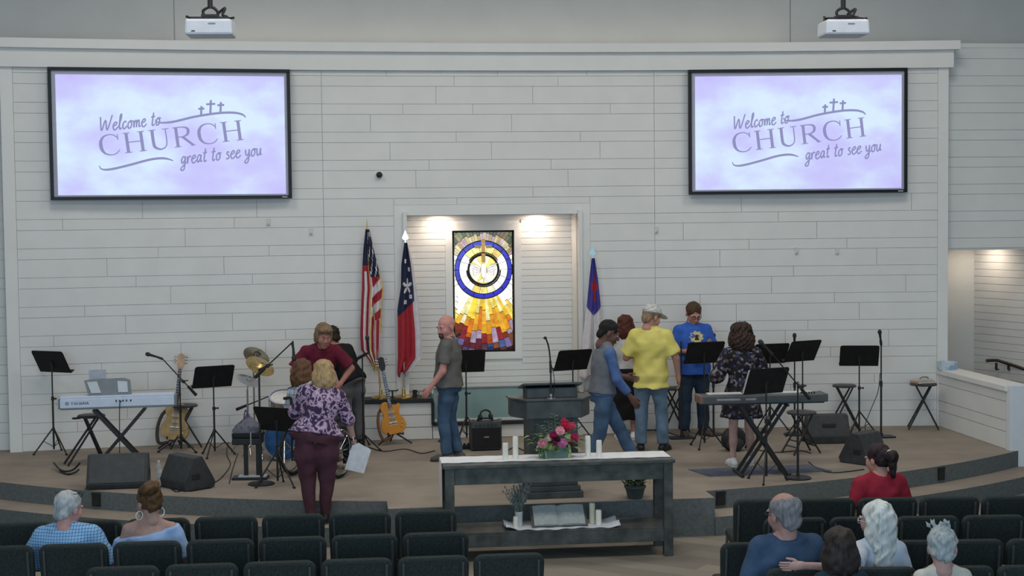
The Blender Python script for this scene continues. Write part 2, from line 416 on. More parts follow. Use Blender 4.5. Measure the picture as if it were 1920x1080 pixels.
struct(MB().b2(8.25, 12.4, 19.45, 21.0, 2.93, 2.98).build('ceiling_hall', WHITE))
l = bpy.data.lights.new('hall_downlight', 'AREA'); l.energy = 5; l.size = .15; l.color = (1, .84, .66)
o = bpy.data.objects.new('hall_downlight', l); COL.objects.link(o); o.location = (9.25, 20.1, 2.9)
r = thing('handrail', 'dark wooden stair handrail on brackets in the side hall', 'handrail', gy(1850, 676, 20.0))
rb = gy(1850, 676, 20.0); P2 = gy(1935, 698, 19.6)
pth = smooth_path([(0, .02, -.005), (.12, 0, .0), (.22, -.03, -.02), (P2.x-rb.x, P2.y-rb.y, P2.z-rb.z), (1.3, -1.1, -.55)], 6)
MB().tube(pth, .024, 10).build('rail', mat('rail_wood', (.045, .028, .02), .35, var=.15), r, True)
for px in (1868, 1891):
    q = gy(px, 684, 19.9)-rb
    MB().cyl((q.x, q.y, q.z-.07), (q.x, q.y, q.z+.03), .018).cyl((q.x, q.y, q.z-.07), (q.x+.08, q.y+.1, q.z-.08), .014).build('bracket', mat('rail_bracket', (.05, .04, .035), .4, .5), r, True)
# ---- low wall at the right end of the stage
pw = struct(MB().b2(8.225, 8.42, 17.05, 19.2, 0, 1.13).build('wall_low', WHITE2)); pw['label'] = 'low boarded wall at the right end of the stage'
for i, (a, b) in enumerate(((PZ, .62), (.62, .76), (.76, 1.0), (1.0, 1.13))):
    MB().b2(8.205, 8.225, 17.06, 19.14, a+.004, b-.004).build('board', WHITE, pw)
struct(MB().b2(8.17, 8.50, 17.02, 19.12, 1.13, 1.20).build('trim_8', WHITE2, bevel=.006))['label'] = 'thick cap of the low wall'
struct(MB().b2(8.20, 9.6, 16.93, 17.05, 0, 1.21).build('wall_low_end', mat('low_wall_end', (.70, .75, .80), .5, var=.01), bevel=.006))['label'] = 'smooth pale end panel of the low wall'
bx = thing('tissue_box', 'pale blue printed tissue box on the corner of the low wall', 'box', (8.27, 18.98, 1.20), .1)
MB().b2(-.12, .12, -.06, .06, 0, .115).build('carton', ramp_mat('tissue_print', 'noise', [(0, '#9fb4c4'), (.45, '#c3d0d8'), (.62, '#8aa6c0')], 9, interp='LINEAR'), bx, bevel=.004)
MB().lathe([(.035, 0), (.03, .003)], 12, (0, 0, .115)).build('opening', mat('tissue_white', (.8, .8, .8), .8), bx)
# ================================================================== STAINED GLASS WINDOW
sg = struct(thing('window_1', 'tall lit stained glass window with a dove and gold cross in a blue ring', 'window', (0, 0, 0)))
del sg['category']; sg.location = (1.97, NY, WZ0)
fr = MB()
for (a, b, c, d) in ((WX_0-FW, WX_0, WZ0-FW, WZ1+FW), (WX_1, WX_1+FW, WZ0-FW, WZ1+FW), (WX_0, WX_1, WZ0-FW, WZ0), (WX_0, WX_1, WZ1, WZ1+FW)):
    fr.b2(a-1.97, b-1.97, -.012, .03, c-WZ0, d-WZ0)
fr.build('window_frame', WHITE2, sg)
LEAD = mat('window_lead', (.02, .018, .016), .6, .3)
MB().b2(WX_0-1.97, WX_1-1.97, .055, .07, 0, WZ1-WZ0).build('lead_backing', LEAD, sg)
ed = MB()
for (a, b, c, d) in ((WX_0, WX_0+.025, WZ0, WZ1), (WX_1-.025, WX_1, WZ0, WZ1), (WX_0, WX_1, WZ0, WZ0+.02), (WX_0, WX_1, WZ1-.02, WZ1)):
    ed.b2(a-1.97, b-1.97, .03, .06, c-WZ0, d-WZ0)
ed.build('inner_frame', LEAD, sg)
GL = {}
def glass(hexc, st):
    k = (hexc, st)
    if k not in GL: GL[k] = ramp_glass('glass_%d' % len(GL), H_(hexc), st)
    return GL[k]
def ramp_glass(name, c, st):
    m = bpy.data.materials.new(name); m.use_nodes = True; nt = m.node_tree; b = nt.nodes['Principled BSDF']
    b.inputs['Base Color'].default_value = tuple(x*.3 for x in c)+(1,); b.inputs['Roughness'].default_value = .15
    tc = nt.nodes.new('ShaderNodeTexCoord'); n = nt.nodes.new('ShaderNodeTexNoise'); n.inputs['Scale'].default_value = 14; n.inputs['Detail'].default_value = 4
    nt.links.new(tc.outputs['Object'], n.inputs['Vector'])
    r = nt.nodes.new('ShaderNodeValToRGB'); r.color_ramp.elements[0].position = .32; r.color_ramp.elements[1].position = .68
    r.color_ramp.elements[0].color = tuple(x*.6 for x in c)+(1,); r.color_ramp.elements[1].color = tuple(min(1, x*1.25) for x in c)+(1,)
    nt.links.new(n.outputs['Fac'], r.inputs[0]); nt.links.new(r.outputs[0], b.inputs['Emission Color']); b.inputs['Emission Strength'].default_value = st
    return m
gx0, gx1, gz0, gz1 = WX_0-1.97+.028, WX_1-1.97-.028, .024, WZ1-WZ0-.024
def clip(poly):
    for ax, lim, sg_ in ((0, gx0, 1), (0, gx1, -1), (1, gz0, 1), (1, gz1, -1)):
        out = []
        for i in range(len(poly)):
            a, b = poly[i-1], poly[i]; da, db = (a[ax]-lim)*sg_, (b[ax]-lim)*sg_
            if da >= 0: 
                if db >= 0: out.append(b)
                else: t = da/(da-db); out.append((a[0]+(b[0]-a[0])*t, a[1]+(b[1]-a[1])*t))
            elif db >= 0:
                t = da/(da-db); out.append((a[0]+(b[0]-a[0])*t, a[1]+(b[1]-a[1])*t)); out.append(b)
        poly = out
        if len(poly) < 3: return []
    return poly
def pane(poly, hexc, st, y=.04, name='pane', t=.012, inset=.0035):
    poly = clip(poly)
    if name.startswith('dove') and len(poly) > 2:
        MB().prism(poly, (0, y+t+.004, 0), (1, 0, 0), (0, 0, 1), .012).build('lead_line', LEAD, sg)
    if len(poly) < 3: return
    cx = sum(p[0] for p in poly)/len(poly); cz = sum(p[1] for p in poly)/len(poly)
    sh = []
    for p in poly:
        d = math.hypot(p[0]-cx, p[1]-cz); k = max(.2, 1-inset/max(d, .001)*1.3); sh.append((cx+(p[0]-cx)*k, cz+(p[1]-cz)*k))
    ar = abs(sum(sh[i-1][0]*sh[i][1]-sh[i][0]*sh[i-1][1] for i in range(len(sh))))/2
    if ar < 6e-5: return
    MB().prism(sh, (0, y+t, 0), (1, 0, 0), (0, 0, 1), t).build(name, glass(hexc, st), sg)
gcx, gcz, gR = 0.0, 2.637-WZ0, .405
def sector(r0, r1, a0, a1):
    n = max(1, int((a1-a0)/R_(9)))
    return [(gcx+r0*math.cos(a0+(a1-a0)*i/n), gcz+r0*math.sin(a0+(a1-a0)*i/n)) for i in range(n+1)] + \
           [(gcx+r1*math.cos(a1+(a0-a1)*i/n), gcz+r1*math.sin(a1+(a0-a1)*i/n)) for i in range(n+1)]
rg = random.Random(3)
for i in range(16): pane(sector(gR-.058, gR, R_(22.5*i), R_(22.5*(i+1))), '#2a22c8', .75, .036)
TOPC = ['#8a8b52', '#6f7046', '#a79a58', '#776a45', '#9aa35c', '#b9a86a', '#5f6a3c', '#a8885c']
nr = 24
for i in range(nr):                                  # rays over the ring
    a0, a1 = R_(28+124*i/nr), R_(28+124*(i+1)/nr); mids = [gR+.006, gR+.075+rg.random()*.05, gR+.2+rg.random()*.04, .95]
    for j in range(3):
        c = rg.choice(TOPC) if j else rg.choice(['#d8c07a', '#e3d29a', '#d9b8c0', '#c9a95c', '#efe3b4'])
        pane(sector(mids[j], mids[j+1], a0, a1), c, .42 if j else .7)
for sgn in (0, 1):                                   # bright white glass at both sides
    base = 180*sgn
    for i in range(7):
        lo, hi = (-38, 28) if sgn == 0 else (-28, 38)
        a0, a1 = R_(base+lo+(hi-lo)*i/7), R_(base+lo+(hi-lo)*(i+1)/7)
        pane(sector(gR+.006, .62, a0, a1), '#fff6e0', 1.35); pane(sector(.62, 1.0, a0, a1), '#fff8ea', 1.2)
COLS = [['#ffd23c', '#fff0a8', '#ff9a1e', '#ffe680', '#f4c430'], ['#f2a020', '#d8651a', '#ffb52a', '#fff0c0', '#e8801c', '#ffd95a'],
        ['#b9551c', '#8c3a1c', '#d9701e', '#c9b0d0', '#a03038', '#e0b060'], ['#5a6fae', '#8a7ab0', '#6b4a5c', '#a8a4c8', '#7a3440', '#9a6040', '#4c66b0'],
        ['#4a2c30', '#6c5a86', '#7a4a34', '#8f8cb8', '#583038', '#3f4a78']]
na = 23
for i in range(na):                                  # rays under the ring
    a0, a1 = R_(-142+104*i/na), R_(-142+104*(i+1)/na)
    am = (a0+a1)/2; outer = abs(math.degrees(am)+90) > 30
    cuts = [gR+.006, .52+rg.random()*.24, .80+rg.random()*.14, .96+rg.random()*.10, 1.09+rg.random()*.08, 1.5]
    for j in range(5):
        if outer and j < 2: c, s_ = ('#fff6e4', 1.4) if abs(math.degrees(am)+90) > 38 or j == 0 else ('#ffd95a', 1.0)
        else: c, s_ = rg.choice(COLS[j]), (.95, .8, .6, .5, .4)[j]
        pane(sector(cuts[j], cuts[j+1], a0, a1), c, s_)
for i in range(18):                                  # inside the ring
    a0, a1 = R_(20*i), R_(20*(i+1)); mid = math.degrees((a0+a1)/2)
    up_ = 35 < mid < 145; dn = 235 < mid < 305
    c = rg.choice(['#f4d060', '#ffe48a', '#fff4c8']) if (up_ or dn) else '#fffdf4'
    pane(sector(.225, gR-.063, a0, a1), c, 1.0 if (up_ or dn) else 1.4)
    pane(sector(.02, .20, a0, a1), rg.choice(['#fff6cc', '#fffdf0', '#f8e070']), 1.15)
def ringbar(a0, a1, r0, r1, name):
    n = 14; P = sector(r0, r1, a0, a1); MB().prism(P, (0, .036, 0), (1, 0, 0), (0, 0, 1), .018).build(name, LEAD, sg)
for k in range(5):
    ringbar(R_(32+116*k/5), R_(32+116*(k+1)/5), .232, .247, 'arc_bar')
for k in range(7):
    ringbar(R_(182+176*k/7), R_(182+176*(k+1)/7), .230, .248, 'arc_bar')
pane([(-.028, gcz+.10), (.028, gcz+.10), (.028, gcz+.44), (-.028, gcz+.44)], '#c8941c', .62, .022, 'cross_pane')
pane([(-.125, gcz+.30), (-.032, gcz+.30), (-.032, gcz+.35), (-.125, gcz+.35)], '#a8892c', .5, .022, 'cross_pane')
pane([(.032, gcz+.30), (.125, gcz+.30), (.125, gcz+.35), (.032, gcz+.35)], '#a8892c', .5, .022, 'cross_pane')
DV = '#fff4ee'                                        # the dove, wings spread, head down
pane([(-.028, gcz+.09), (.028, gcz+.09), (.042, gcz-.02), (.025, gcz-.10), (0, gcz-.13), (-.025, gcz-.10), (-.042, gcz-.02)], DV, 1.25, .018, 'dove_body')
for s in (-1, 1):
    for k in range(4):
        x0, x1 = .045+.002*k, .21-.02*k; zt = gcz+.085-.042*k
        pane([(s*x0, gcz+.03-.018*k), (s*(x0+.07), zt-.01), (s*x1, zt+.012), (s*(x0+.09), zt-.035), (s*x0, gcz+.004-.018*k)][::s], DV if k % 2 else '#efe6e0', 1.1, .018, 'dove_feather')
    pane([(0, gcz-.115), (s*.09, gcz-.17), (s*.055, gcz-.185), (s*.025, gcz-.175), (0, gcz-.18)][::s], '#f4ecd8', 1.05, .018, 'dove_tail')
# ================================================================== SCREENS
def stroke(m, pts, wd, o, ux, uz, y, n=5, closed=False):
    P = smooth_path([(a, 0, b) for a, b in pts], n) if n > 1 else [Vector((a, 0, b)) for a, b in pts]
    ws = wd if isinstance(wd, (list, tuple)) else None; L = []; k = len(P)
    for i, p in enumerate(P):
        t = (P[min(i+1, k-1)]-P[max(i-1, 0)])
        t = t.normalized() if t.length > 1e-9 else Vector((1, 0, 0)); nn = Vector((-t.z, 0, t.x))
        if ws: f = i/(k-1)*(len(ws)-1); a = int(min(f, len(ws)-2)); h = ws[a]+(ws[a+1]-ws[a])*(f-a)
        else: h = wd
        L.append((p+nn*h/2, p-nn*h/2))
    vs = []
    for a, b in L:
        for q in (a, b): vs.append((o[0]+q.x*ux[0]+q.z*uz[0], y, o[1]+q.x*ux[1]+q.z*uz[1]))
    m.add(vs, [(2*i, 2*i+1, 2*i+3, 2*i+2) for i in range(k-1)])
SCR = {'W': ([[(0, 2.0), (.22, .05), (.7, 1.5), (.98, .05), (1.6, 2.1)]], 1.65), 'e': ([[(0, .5), (.42, .72), (.45, 1.0), (.22, 1.02), (.0, .55), (.12, .06), (.38, 0), (.66, .35)]], .62),
 'l': ([[(0, .25), (.32, 1.5), (.36, 2.05), (.2, 1.9), (.12, .7), (.2, .02), (.45, .2)]], .44), 'c': ([[(.48, .85), (.3, 1.03), (.04, .65), (.1, .1), (.3, 0), (.6, .35)]], .58),
 'o': ([[(.3, 1), (.03, .6), (.12, .03), (.42, .08), (.52, .65), (.3, 1), (.7, .9)]], .68), 'm': ([[(0, 1), (.06, 0), (.1, .6), (.3, 1), (.4, .75), (.4, 0), (.45, .6), (.65, 1), (.75, .75), (.76, .08), (.98, .2)]], .98),
 't': ([[(.28, 1.8), (.14, .3), (.26, 0), (.48, .2)], [(-.05, 1.2), (.5, 1.28)]], .5), 'g': ([[(.5, .9), (.25, 1.03), (.02, .6), (.15, .1), (.45, .5), (.52, 1), (.45, -.6), (.15, -.9), (0, -.6), (.7, .2)]], .68),
 'r': ([[(0, 1), (.06, 0), (.1, .6), (.33, 1.02), (.48, .85)]], .5), 'a': ([[(.5, .9), (.25, 1.03), (.02, .55), (.15, .02), (.42, .4), (.52, 1), (.5, .12), (.72, .15)]], .7),
 's': ([[(.42, .88), (.2, 1), (.1, .75), (.38, .4), (.33, .04), (0, .06)]], .52), 'y': ([[(0, 1), (.05, .4), (.25, .15), (.46, .5), (.52, 1), (.45, -.6), (.15, -.9), (0, -.6), (.7, .2)]], .68),
 'u': ([[(0, 1), (.03, .2), (.2, 0), (.43, .4), (.5, 1), (.5, .12), (.7, .15)]], .68), ' ': ([], .45)}
def script_text(m, txt, o, h, ang, wd, y):
    ux = (h*math.cos(ang), h*math.sin(ang)); uz = (-h*math.sin(ang)+h*.18*math.cos(ang), h*math.cos(ang)); x = 0
    for ch in txt:
        st, adv = SCR[ch]
        for s in st: stroke(m, [(a+x, b) for a, b in s], wd/h, o, ux, uz, y)
        x += adv+.12
    return x*h
def serif_text(m, txt, o, h, ang, y, sp=.17):
    ux = (1.22*h*math.cos(ang), 1.22*h*math.sin(ang)); uz = (-h*math.sin(ang), h*math.cos(ang)); x = 0
    TH, TN = .125, .05
    def L(p, wd, n=6): stroke(m, [(a+x, b) for a, b in p], wd, o, ux, uz, y, n)
    for ch in txt:
        if ch == 'C':
            L([(.74, .80), (.60, .95), (.42, 1.0), (.2, .93), (.07, .72), (.05, .5), (.08, .27), (.2, .08), (.42, 0), (.62, .05), (.76, .2)], [.05, .05, .05, .08, .125, .14, .125, .08, .05, .05, .04]); L([(.74, .70), (.745, .98)], .04, 1); adv = .80
        elif ch == 'H':
            for sx in (.12, .70):
                L([(sx, 0), (sx, 1)], TH, 1)
                for zz in (.02, .98): L([(sx-.14, zz), (sx+.14, zz)], .04, 1)
            L([(.12, .52), (.70, .52)], TN, 1); adv = .86
        elif ch == 'U':
            L([(.12, 1), (.12, .35), (.17, .12), (.38, .0), (.58, .1), (.65, .35), (.65, 1)], [.125, .125, .12, .08, .05, .05, .05])
            for sx in (.12, .65): L([(sx-.14, .98), (sx+.14, .98)], .04, 1)
            adv = .78
        else:
            L([(.12, 0), (.12, 1)], TH, 1); L([(-.02, .02), (.26, .02)], .04, 1)
            L([(0, .975), (.36, .975), (.56, .90), (.60, .74), (.54, .58), (.36, .50), (.14, .50)], [.05, .05, .10, .12, .10, .05, .05])
            L([(.34, .50), (.74, .02)], [.12, .10], 1); L([(.64, .02), (.82, .02)], .04, 1); adv = .80
        x += adv+sp
    return x*h
def slide_mat():
    m = bpy.data.materials.new('slide_clouds'); m.use_nodes = True; nt = m.node_tree; b = nt.nodes['Principled BSDF']
    b.inputs['Roughness'].default_value = .8; b.inputs['Base Color'].default_value = (.25, .25, .25, 1)
    tc = nt.nodes.new('ShaderNodeTexCoord'); mp = nt.nodes.new('ShaderNodeMapping'); mp.inputs['Scale'].default_value = (.8, 1, 1.25); mp.inputs['Location'].default_value = (3.1, 0, 1.7)
    nt.links.new(tc.outputs['Object'], mp.inputs[0])
    n = nt.nodes.new('ShaderNodeTexNoise'); n.inputs['Scale'].default_value = 1.15; n.inputs['Detail'].default_value = 5; n.inputs['Roughness'].default_value = .5
    nt.links.new(mp.outputs[0], n.inputs['Vector'])
    r = nt.nodes.new('ShaderNodeValToRGB'); e = r.color_ramp.elements
    e[0].position = .32; e[0].color = H_('#bcb0fb')+(1,); e[1].position = .62; e[1].color = H_('#d3eafe')+(1,)
    x = e.new(.46); x.color = H_('#c2c4fd')+(1,)
    nt.links.new(n.outputs['Fac'], r.inputs[0]); nt.links.new(r.outputs[0], b.inputs['Emission Color']); b.inputs['Emission Strength'].default_value = .86
    return m
SLIDE = slide_mat(); LETT = mat('slide_lettering', (.1, .1, .12), .8, var=0, emit='#8f90c4', estr=.8)
UNLIT = mat('screen_unlit_edge', (.42, .43, .52), .8, var=.02); FRAME = mat('screen_frame', (.008, .009, .012), .4, var=.05)
def screen(xa, xb, label):
    y0, y1 = W(xa)-.10, W(xb)-.10
    wd = math.hypot(xb-xa, y1-y0); ht = 1.705
    s = thing('projection_screen', label, 'screen', (xa, y0, 3.652), math.atan2(y1-y0, xb-xa), 'projection screens on the stage wall')
    f = .042
    for (a, b, c, d) in ((0, wd, 0, f), (0, wd, ht-f, ht), (0, f, f, ht-f), (wd-f, wd, f, ht-f)):
        MB().b2(a, b, -.03, .05, c, d).build('frame_bar', FRAME, s, bevel=.004)
    MB().b2(f, wd-f, .0, .03, f, ht-f).build('screen_surface', UNLIT, s)
    i0, i1, j0, j1 = f+.05, wd-f-.035, f+.02, ht-f-.05
    MB().b2(i0, i1, -.004, 0, j0, j1).build('slide', SLIDE, s)
    W_, H2 = i1-i0, j1-j0
    def uv(u, v): return (i0+u*W_, j1-v*H2)
    m = MB(); yy = -.008; an = R_(6.6)
    script_text(m, 'Welcome to', uv(.185, .47), .093, an, .019, yy)
    script_text(m, 'great to see you', uv(.535, .745), .094, an, .019, yy)
    serif_text(m, 'CHURCH', uv(.188, .675), .262, an, yy, .17)
    def S(pts, ws): stroke(m, [uv(a, b) for a, b in pts], ws, (0, 0), (1, 0), (0, 1), yy)
    S([(.425, .37), (.44, .395), (.50, .39), (.60, .345), (.70, .315), (.77, .31), (.81, .325), (.825, .35)], [.008, .02, .03, .03, .03, .03, .026, .012])
    S([(.178, .755), (.19, .785), (.23, .785), (.31, .75), (.40, .705), (.46, .695), (.50, .715)], [.008, .02, .03, .03, .03, .03, .012])
    for (u, v, h) in ((.627, .33, .115), (.668, .315, .17), (.713, .305, .13)):
        a = uv(u, v); t_ = R_(-4)
        stroke(m, [(0, 0), (0, h)], .028, a, (1, 0), (.06, 1), yy, 1); stroke(m, [(-h*.34, h*.68), (h*.34, h*.72)], .026, a, (1, 0), (.06, 1), yy, 1)
    m.build('lettering', LETT, s)
    MB().b2(wd-.13, wd-.06, -.033, -.03, .014, .026).build('maker_plate', mat('maker_plate', (.6, .6, .62), .5), s)
    return s
screen(-3.715, -.655, 'black-framed screen left of the flags showing the church welcome slide')
screen(4.74, 7.735, 'black-framed screen above the keyboard player showing the church welcome slide')
# ---- projectors
def projector(px, label):
    c = gy(px, 54, 12.5); t = thing('projector', label, 'projector', (c.x, 12.5, c.z-.07), R_(-3), 'ceiling projectors')
    PJ = mat('projector_case', (.62, .64, .70), .45, var=.02)
    MB().box((0, 0, .07), (.40, .30, .135), None, 0, .96).build('case', PJ, t, bevel=.02)
    MB().b2(-.14, -.11, -.153, -.149, .03, .038).build('sensor', BLACKP, t); MB().b2(.0, .06, -.150, -.1475, .092, .102).build('maker_plate', mat('plate_grey', (.25, .25, .28), .5), t)
    m = MB(); m.b2(-.16, .16, -.05, .08, .150, .166); m.b2(-.07, .07, -.06, .06, .166, .185); m.cyl((-.16, 0, .158), (-.19, -.06, .165), .011); m.cyl((.15, 0, .158), (.2, -.05, .155), .011)
    m.tube(smooth_path([(-.05, 0, .18), (-.06, 0, .22), (-.02, 0, .25), (.02, 0, .25), (.06, 0, .215), (.06, 0, .18)]), .013, 8)
    m.build('mount_bracket', BLACKM, t)
    MB().cyl((0, 0, .24), (0, 0, 7.79-(c.z-.07)), .022, n=14).build('pole', BLACKM, t, True)
    MB().tube(smooth_path([(.05, .05, .2), (.12, .03, .25), (.1, .02, .19), (.14, 0, .17)]), .012, 8).build('cable', BLACKM, t, True)
projector(395, 'white projector hanging on a black pole in front of the left screen')
projector(1581, 'white projector hanging on a black pole in front of the right screen')
# ---- small wall fittings
c = gy(711, 328, W(.51))
sc = thing('security_camera', 'small round black dome camera on the wall right of the left screen', 'camera', (c.x, W(c.x), c.z))
MB().lathe([(.05, 0), (.052, .02), (.045, .04)], 20, (0, 0, 0), rx(R_(90))).build('mount', WHITE2, sc, True)
MB().sph((0, -.05, 0), .042, 16).build('dome', BLACKP, sc, True)
for px, py, nm_ in ((1490, 470, 'left one of two small white hooks above the right music stands'), (1563, 470, 'right one of two small white hooks above the right music stands'),
                    (503, 416, 'small grey hook under the left screen near its corner'), (583, 434, 'small grey hook lower right of the left screen'), (1233, 431, 'small white hook beside the tall seam under the right screen')):
    c = gy(px, py, 19.45); m = MB().box((0, -.008, 0), (.05, .016, .09)); m.tube(smooth_path([(0, -.015, -.01), (0, -.04, -.03), (0, -.045, -.005)]), .008, 6)
    h = m.build('wall_hook', mat('hook_plastic', (.62, .62, .62), .5), None, bevel=.003); h.location = (c.x, W(c.x), c.z); tag(h, nm_, 'hook', 'wall hooks')
# ================================================================== FURNITURE AND INSTRUMENTS
def music_stand(px, py, desk_px, yaw, label, tilt=30, paper=False, hub=.30):
    """px,py = foot of the pole on the stage; desk_px = photo row of the desk centre"""
    b = foot(px, py, .28); z = gy(px, desk_px, b.y).z-PZ
    t = thing('music_stand', label, 'music stand', b, R_(-yaw), 'black music stands')
    MB().cyl((0, 0, .06), (0, 0, z*.6), .0125, n=10).cyl((0, 0, z*.55), (0, 0, z), .009, n=10).build('pole', BLACKM, t, True)
    m = MB().cyl((0, 0, z*.58), (0, 0, z*.62), .02, n=10); m.cyl((0, 0, z*.6), (.045, 0, z*.6), .009, n=8); m.sph((.05, 0, z*.6), .014, 8); m.build('clutch', BLACKM, t, True)
    m = MB().cyl((0, 0, hub), (0, 0, hub+.035), .02, n=10); m.build('hub', BLACKM, t, True)
    for k in range(3):
        a = R_(90+120*k+20); e = Vector((math.cos(a), math.sin(a), 0))
        lg = MB().tube([(e.x*.015, e.y*.015, hub+.02), (e.x*.25, e.y*.25, .012)], .0095, 8).build('leg', BLACKM, t, True)
        MB().cyl((e.x*.235, e.y*.235, .018), (e.x*.262, e.y*.262, .010), .013, n=8).build('foot', BLACKP, lg, True)
        MB().cyl((0, 0, .09), (e.x*.12, e.y*.12, hub*.56), .005, n=6).build('brace', BLACKM, lg)
    rot = rx(R_(tilt)); c = Vector((0, -.01, z))          # back of the desk faces the hall, top leans towards it
    w_, h_ = .51, .33; r = .03; pl = []
    for cx, cz, a0 in ((w_/2-r, h_/2-r, 0), (-w_/2+r, h_/2-r, 90), (-w_/2+.004, -h_/2+.004, 180), (w_/2-.004, -h_/2+.004, 270)):
        rr = r if a0 < 180 else .004
        for k in range(4): a = R_(a0+30*k); pl.append((cx+rr*math.cos(a), cz+rr*math.sin(a)))
    m = MB(); m.prism(pl, rot @ Vector((0, .004, 0))+c, rot @ Vector((1, 0, 0)), rot @ Vector((0, 0, 1)), .006)
    d = m.build('desk', DESKM, t)
    m = MB().box(rot @ Vector((0, .035, -h_/2+.002))+c, (w_, .065, .006), rot); m.build('lip', DESKM, d)
    m = MB().cyl(rot @ Vector((0, -.012, -.06))+c, (0, 0, z-.04), .011, n=8); m.box(rot @ Vector((0, -.008, -.04))+c, (.05, .012, .09), rot); m.build('tilt_head', BLACKM, t)
    if paper:
        p = MB().box(rot @ Vector((-.16, .016, .0))+c, (.23, .004, .30), rot @ rz(R_(8))); o = p.build('sheet_music', mat('paper_white', (.75, .75, .73), .8, var=.02)); o.parent = t
    return t
music_stand(101, 834, 678, 31, 'black music stand beside the left end of the white keyboard')
music_stand(403, 855, 706, -22, 'black music stand between the guitar stool and the drum kit')
music_stand(521, 912, 786, 32, 'black music stand set low just left of the woman in maroon trousers', hub=.36)
music_stand(875, 806, 677, -4, 'black music stand half hidden behind the bald man', 22)
music_stand(1075, 812, 675, -20, 'black music stand behind the lectern microphone')
music_stand(1321, 839, 661, -10, 'black music stand in front of the man in the blue T-shirt')
music_stand(1444, 790, 663, -8, 'black music stand almost hidden behind the curly-haired woman')
music_stand(1505, 822, 658, -22, 'black music stand right of the curly-haired woman, with a microphone above its desk')
music_stand(1611, 818, 667, 14, 'rightmost black music stand, next to a straight microphone stand')
music_stand(1437, 903, 714, -16, 'large black music stand in front of the dark keyboard, with white sheets on it', 26, True, hub=.34)
def microphone(loc, d, label, s=1.0):
    d = Vector(d).normalized(); q = Vector((0, 0, 1)).rotation_difference(d).to_matrix()
    t = thing('microphone', label, 'microphone', loc, 0, 'stage microphones')
    MB().lathe([(.010*s, -.17*s), (.012*s, -.10*s), (.017*s, -.02*s), (.018*s, 0)], 12, (0, 0, 0), q).build('handle', BLACKP, t, True)
    MB().lathe([(.017*s, 0), (.026*s, .004*s), (.027*s, .02*s), (.025*s, .038*s), (.016*s, .052*s), (.004*s, .056*s)], 14, (0, 0, 0), q).build('grille', mat('mic_grille', (.05, .05, .055), .5, .7, bump=.4, bscale=500), t, True)
    return t
def mic_stand(px, py, label, top_py, base='round', boom=None, mic=None, miclabel='', straight_dir=(0, -.3, 1)):
    """boom = (px0,py0,px1,py1): counterweight end and microphone end in the photo, at the stand's depth"""
    b = foot(px, py, .30 if base == 'tripod' else .18); z = gy(px, top_py, b.y).z-PZ
    t = thing('microphone_stand', label, 'mic stand', b, 0, 'microphone stands')
    if base == 'round': MB().lathe([(.15, 0), (.15, .012), (.13, .022), (.02, .03), (.016, .06)], 28).build('base', BLACKM, t, True)
    elif base == 'flat': MB().b2(-.17, .17, -.10, .10, 0, .022).b2(-.02, .02, -.02, .02, .02, .06).build('base', BLACKM, t, bevel=.006)
    else:
        for k in range(3):
            a = R_(120*k+75); e = Vector((math.cos(a), math.sin(a), 0))
            lg = MB().cyl((0, 0, .20), (e.x*.30, e.y*.30, .012), .010, n=8).build('leg', BLACKM, t, True)
            MB().cyl((e.x*.27, e.y*.27, .022), (e.x*.305, e.y*.305, .012), .014, n=8).build('foot', BLACKP, lg, True)
        MB().cyl((0, 0, .08), (0, 0, .22), .018, n=10).build('hub', BLACKM, t, True)
    MB().cyl((0, 0, .03), (0, 0, z*.58), .0135, n=10).cyl((0, 0, z*.55), (0, 0, z), .0095, n=10).build('pole', BLACKM, t, True)
    MB().cyl((0, 0, z*.55), (0, 0, z*.61), .019, n=10).build('clutch', BLACKP, t, True)
    if boom:
        A = gy(boom[0], boom[1], b.y-.12)-b; B = gy(boom[2], boom[3], b.y-.25)-b; d = (B-A).normalized()
        MB().cyl(A+d*.14, B, .0075, n=8).build('boom', BLACKM, t, True)
        MB().cyl(A, A+d*.16, .021, .017, n=10).build('counterweight', BLACKP, t, True)
        P = Vector((0, 0, z)); k = min(max((P-A).dot(d), .2), (B-A).length-.1)
        MB().cyl(P, A+d*k, .012, n=8).sph(A+d*k, .024, 10).cyl(A+d*k, A+d*k+Vector((.06, 0, .015)), .008, n=6).build('boom_joint', BLACKM, t, True)
        if mic is not None: 
            dd = Vector(mic).normalized(); microphone(b+B+dd*.16, dd, miclabel); MB().cyl(B-d*.01, B+dd*.07, .016, .014, n=10).build('clip', BLACKP, t, True)
    elif mic is not None:
        dd = Vector(straight_dir).normalized(); microphone(b+Vector((0, 0, z))+dd*.17, dd, miclabel); MB().cyl((0, 0, z), Vector((0, 0, z))+dd*.07, .017, n=10).build('clip', BLACKP, t, True)
    return t
mic_stand(340, 846, 'black boom microphone stand in front of the guitar stool', 714, 'tripod', (368, 741, 304, 672), (-.95, -.1, .32), 'microphone on the boom at the white keyboard')
mic_stand(490, 908, 'round-based boom microphone stand with its boom over the drum kit', 693, 'round', (478, 708, 549, 641), (.06, -.2, -1), 'microphone hanging from the raised boom left of the man in the maroon shirt')
mic_stand(560, 840, 'boom microphone stand whose long boom reaches left in front of the seated woman', 722, 'tripod', (443, 768, 566, 718))
mic_stand(682, 842, 'black microphone stand left of the sunburst guitar', 668, 'tripod', (671, 672, 692, 660), (-.1, -.1, .9), 'microphone on the stand between the flags and the wheelchair')
mic_stand(1278, 822, 'microphone stand with flat base right of the man in the yellow shirt', 640, 'flat')
mic_stand(1338, 815, 'microphone stand partly hidden behind the curly-haired woman', 655, 'round', None, 1, 'microphone upright between the blue T-shirt and the curly hair', (0, -.15, 1))
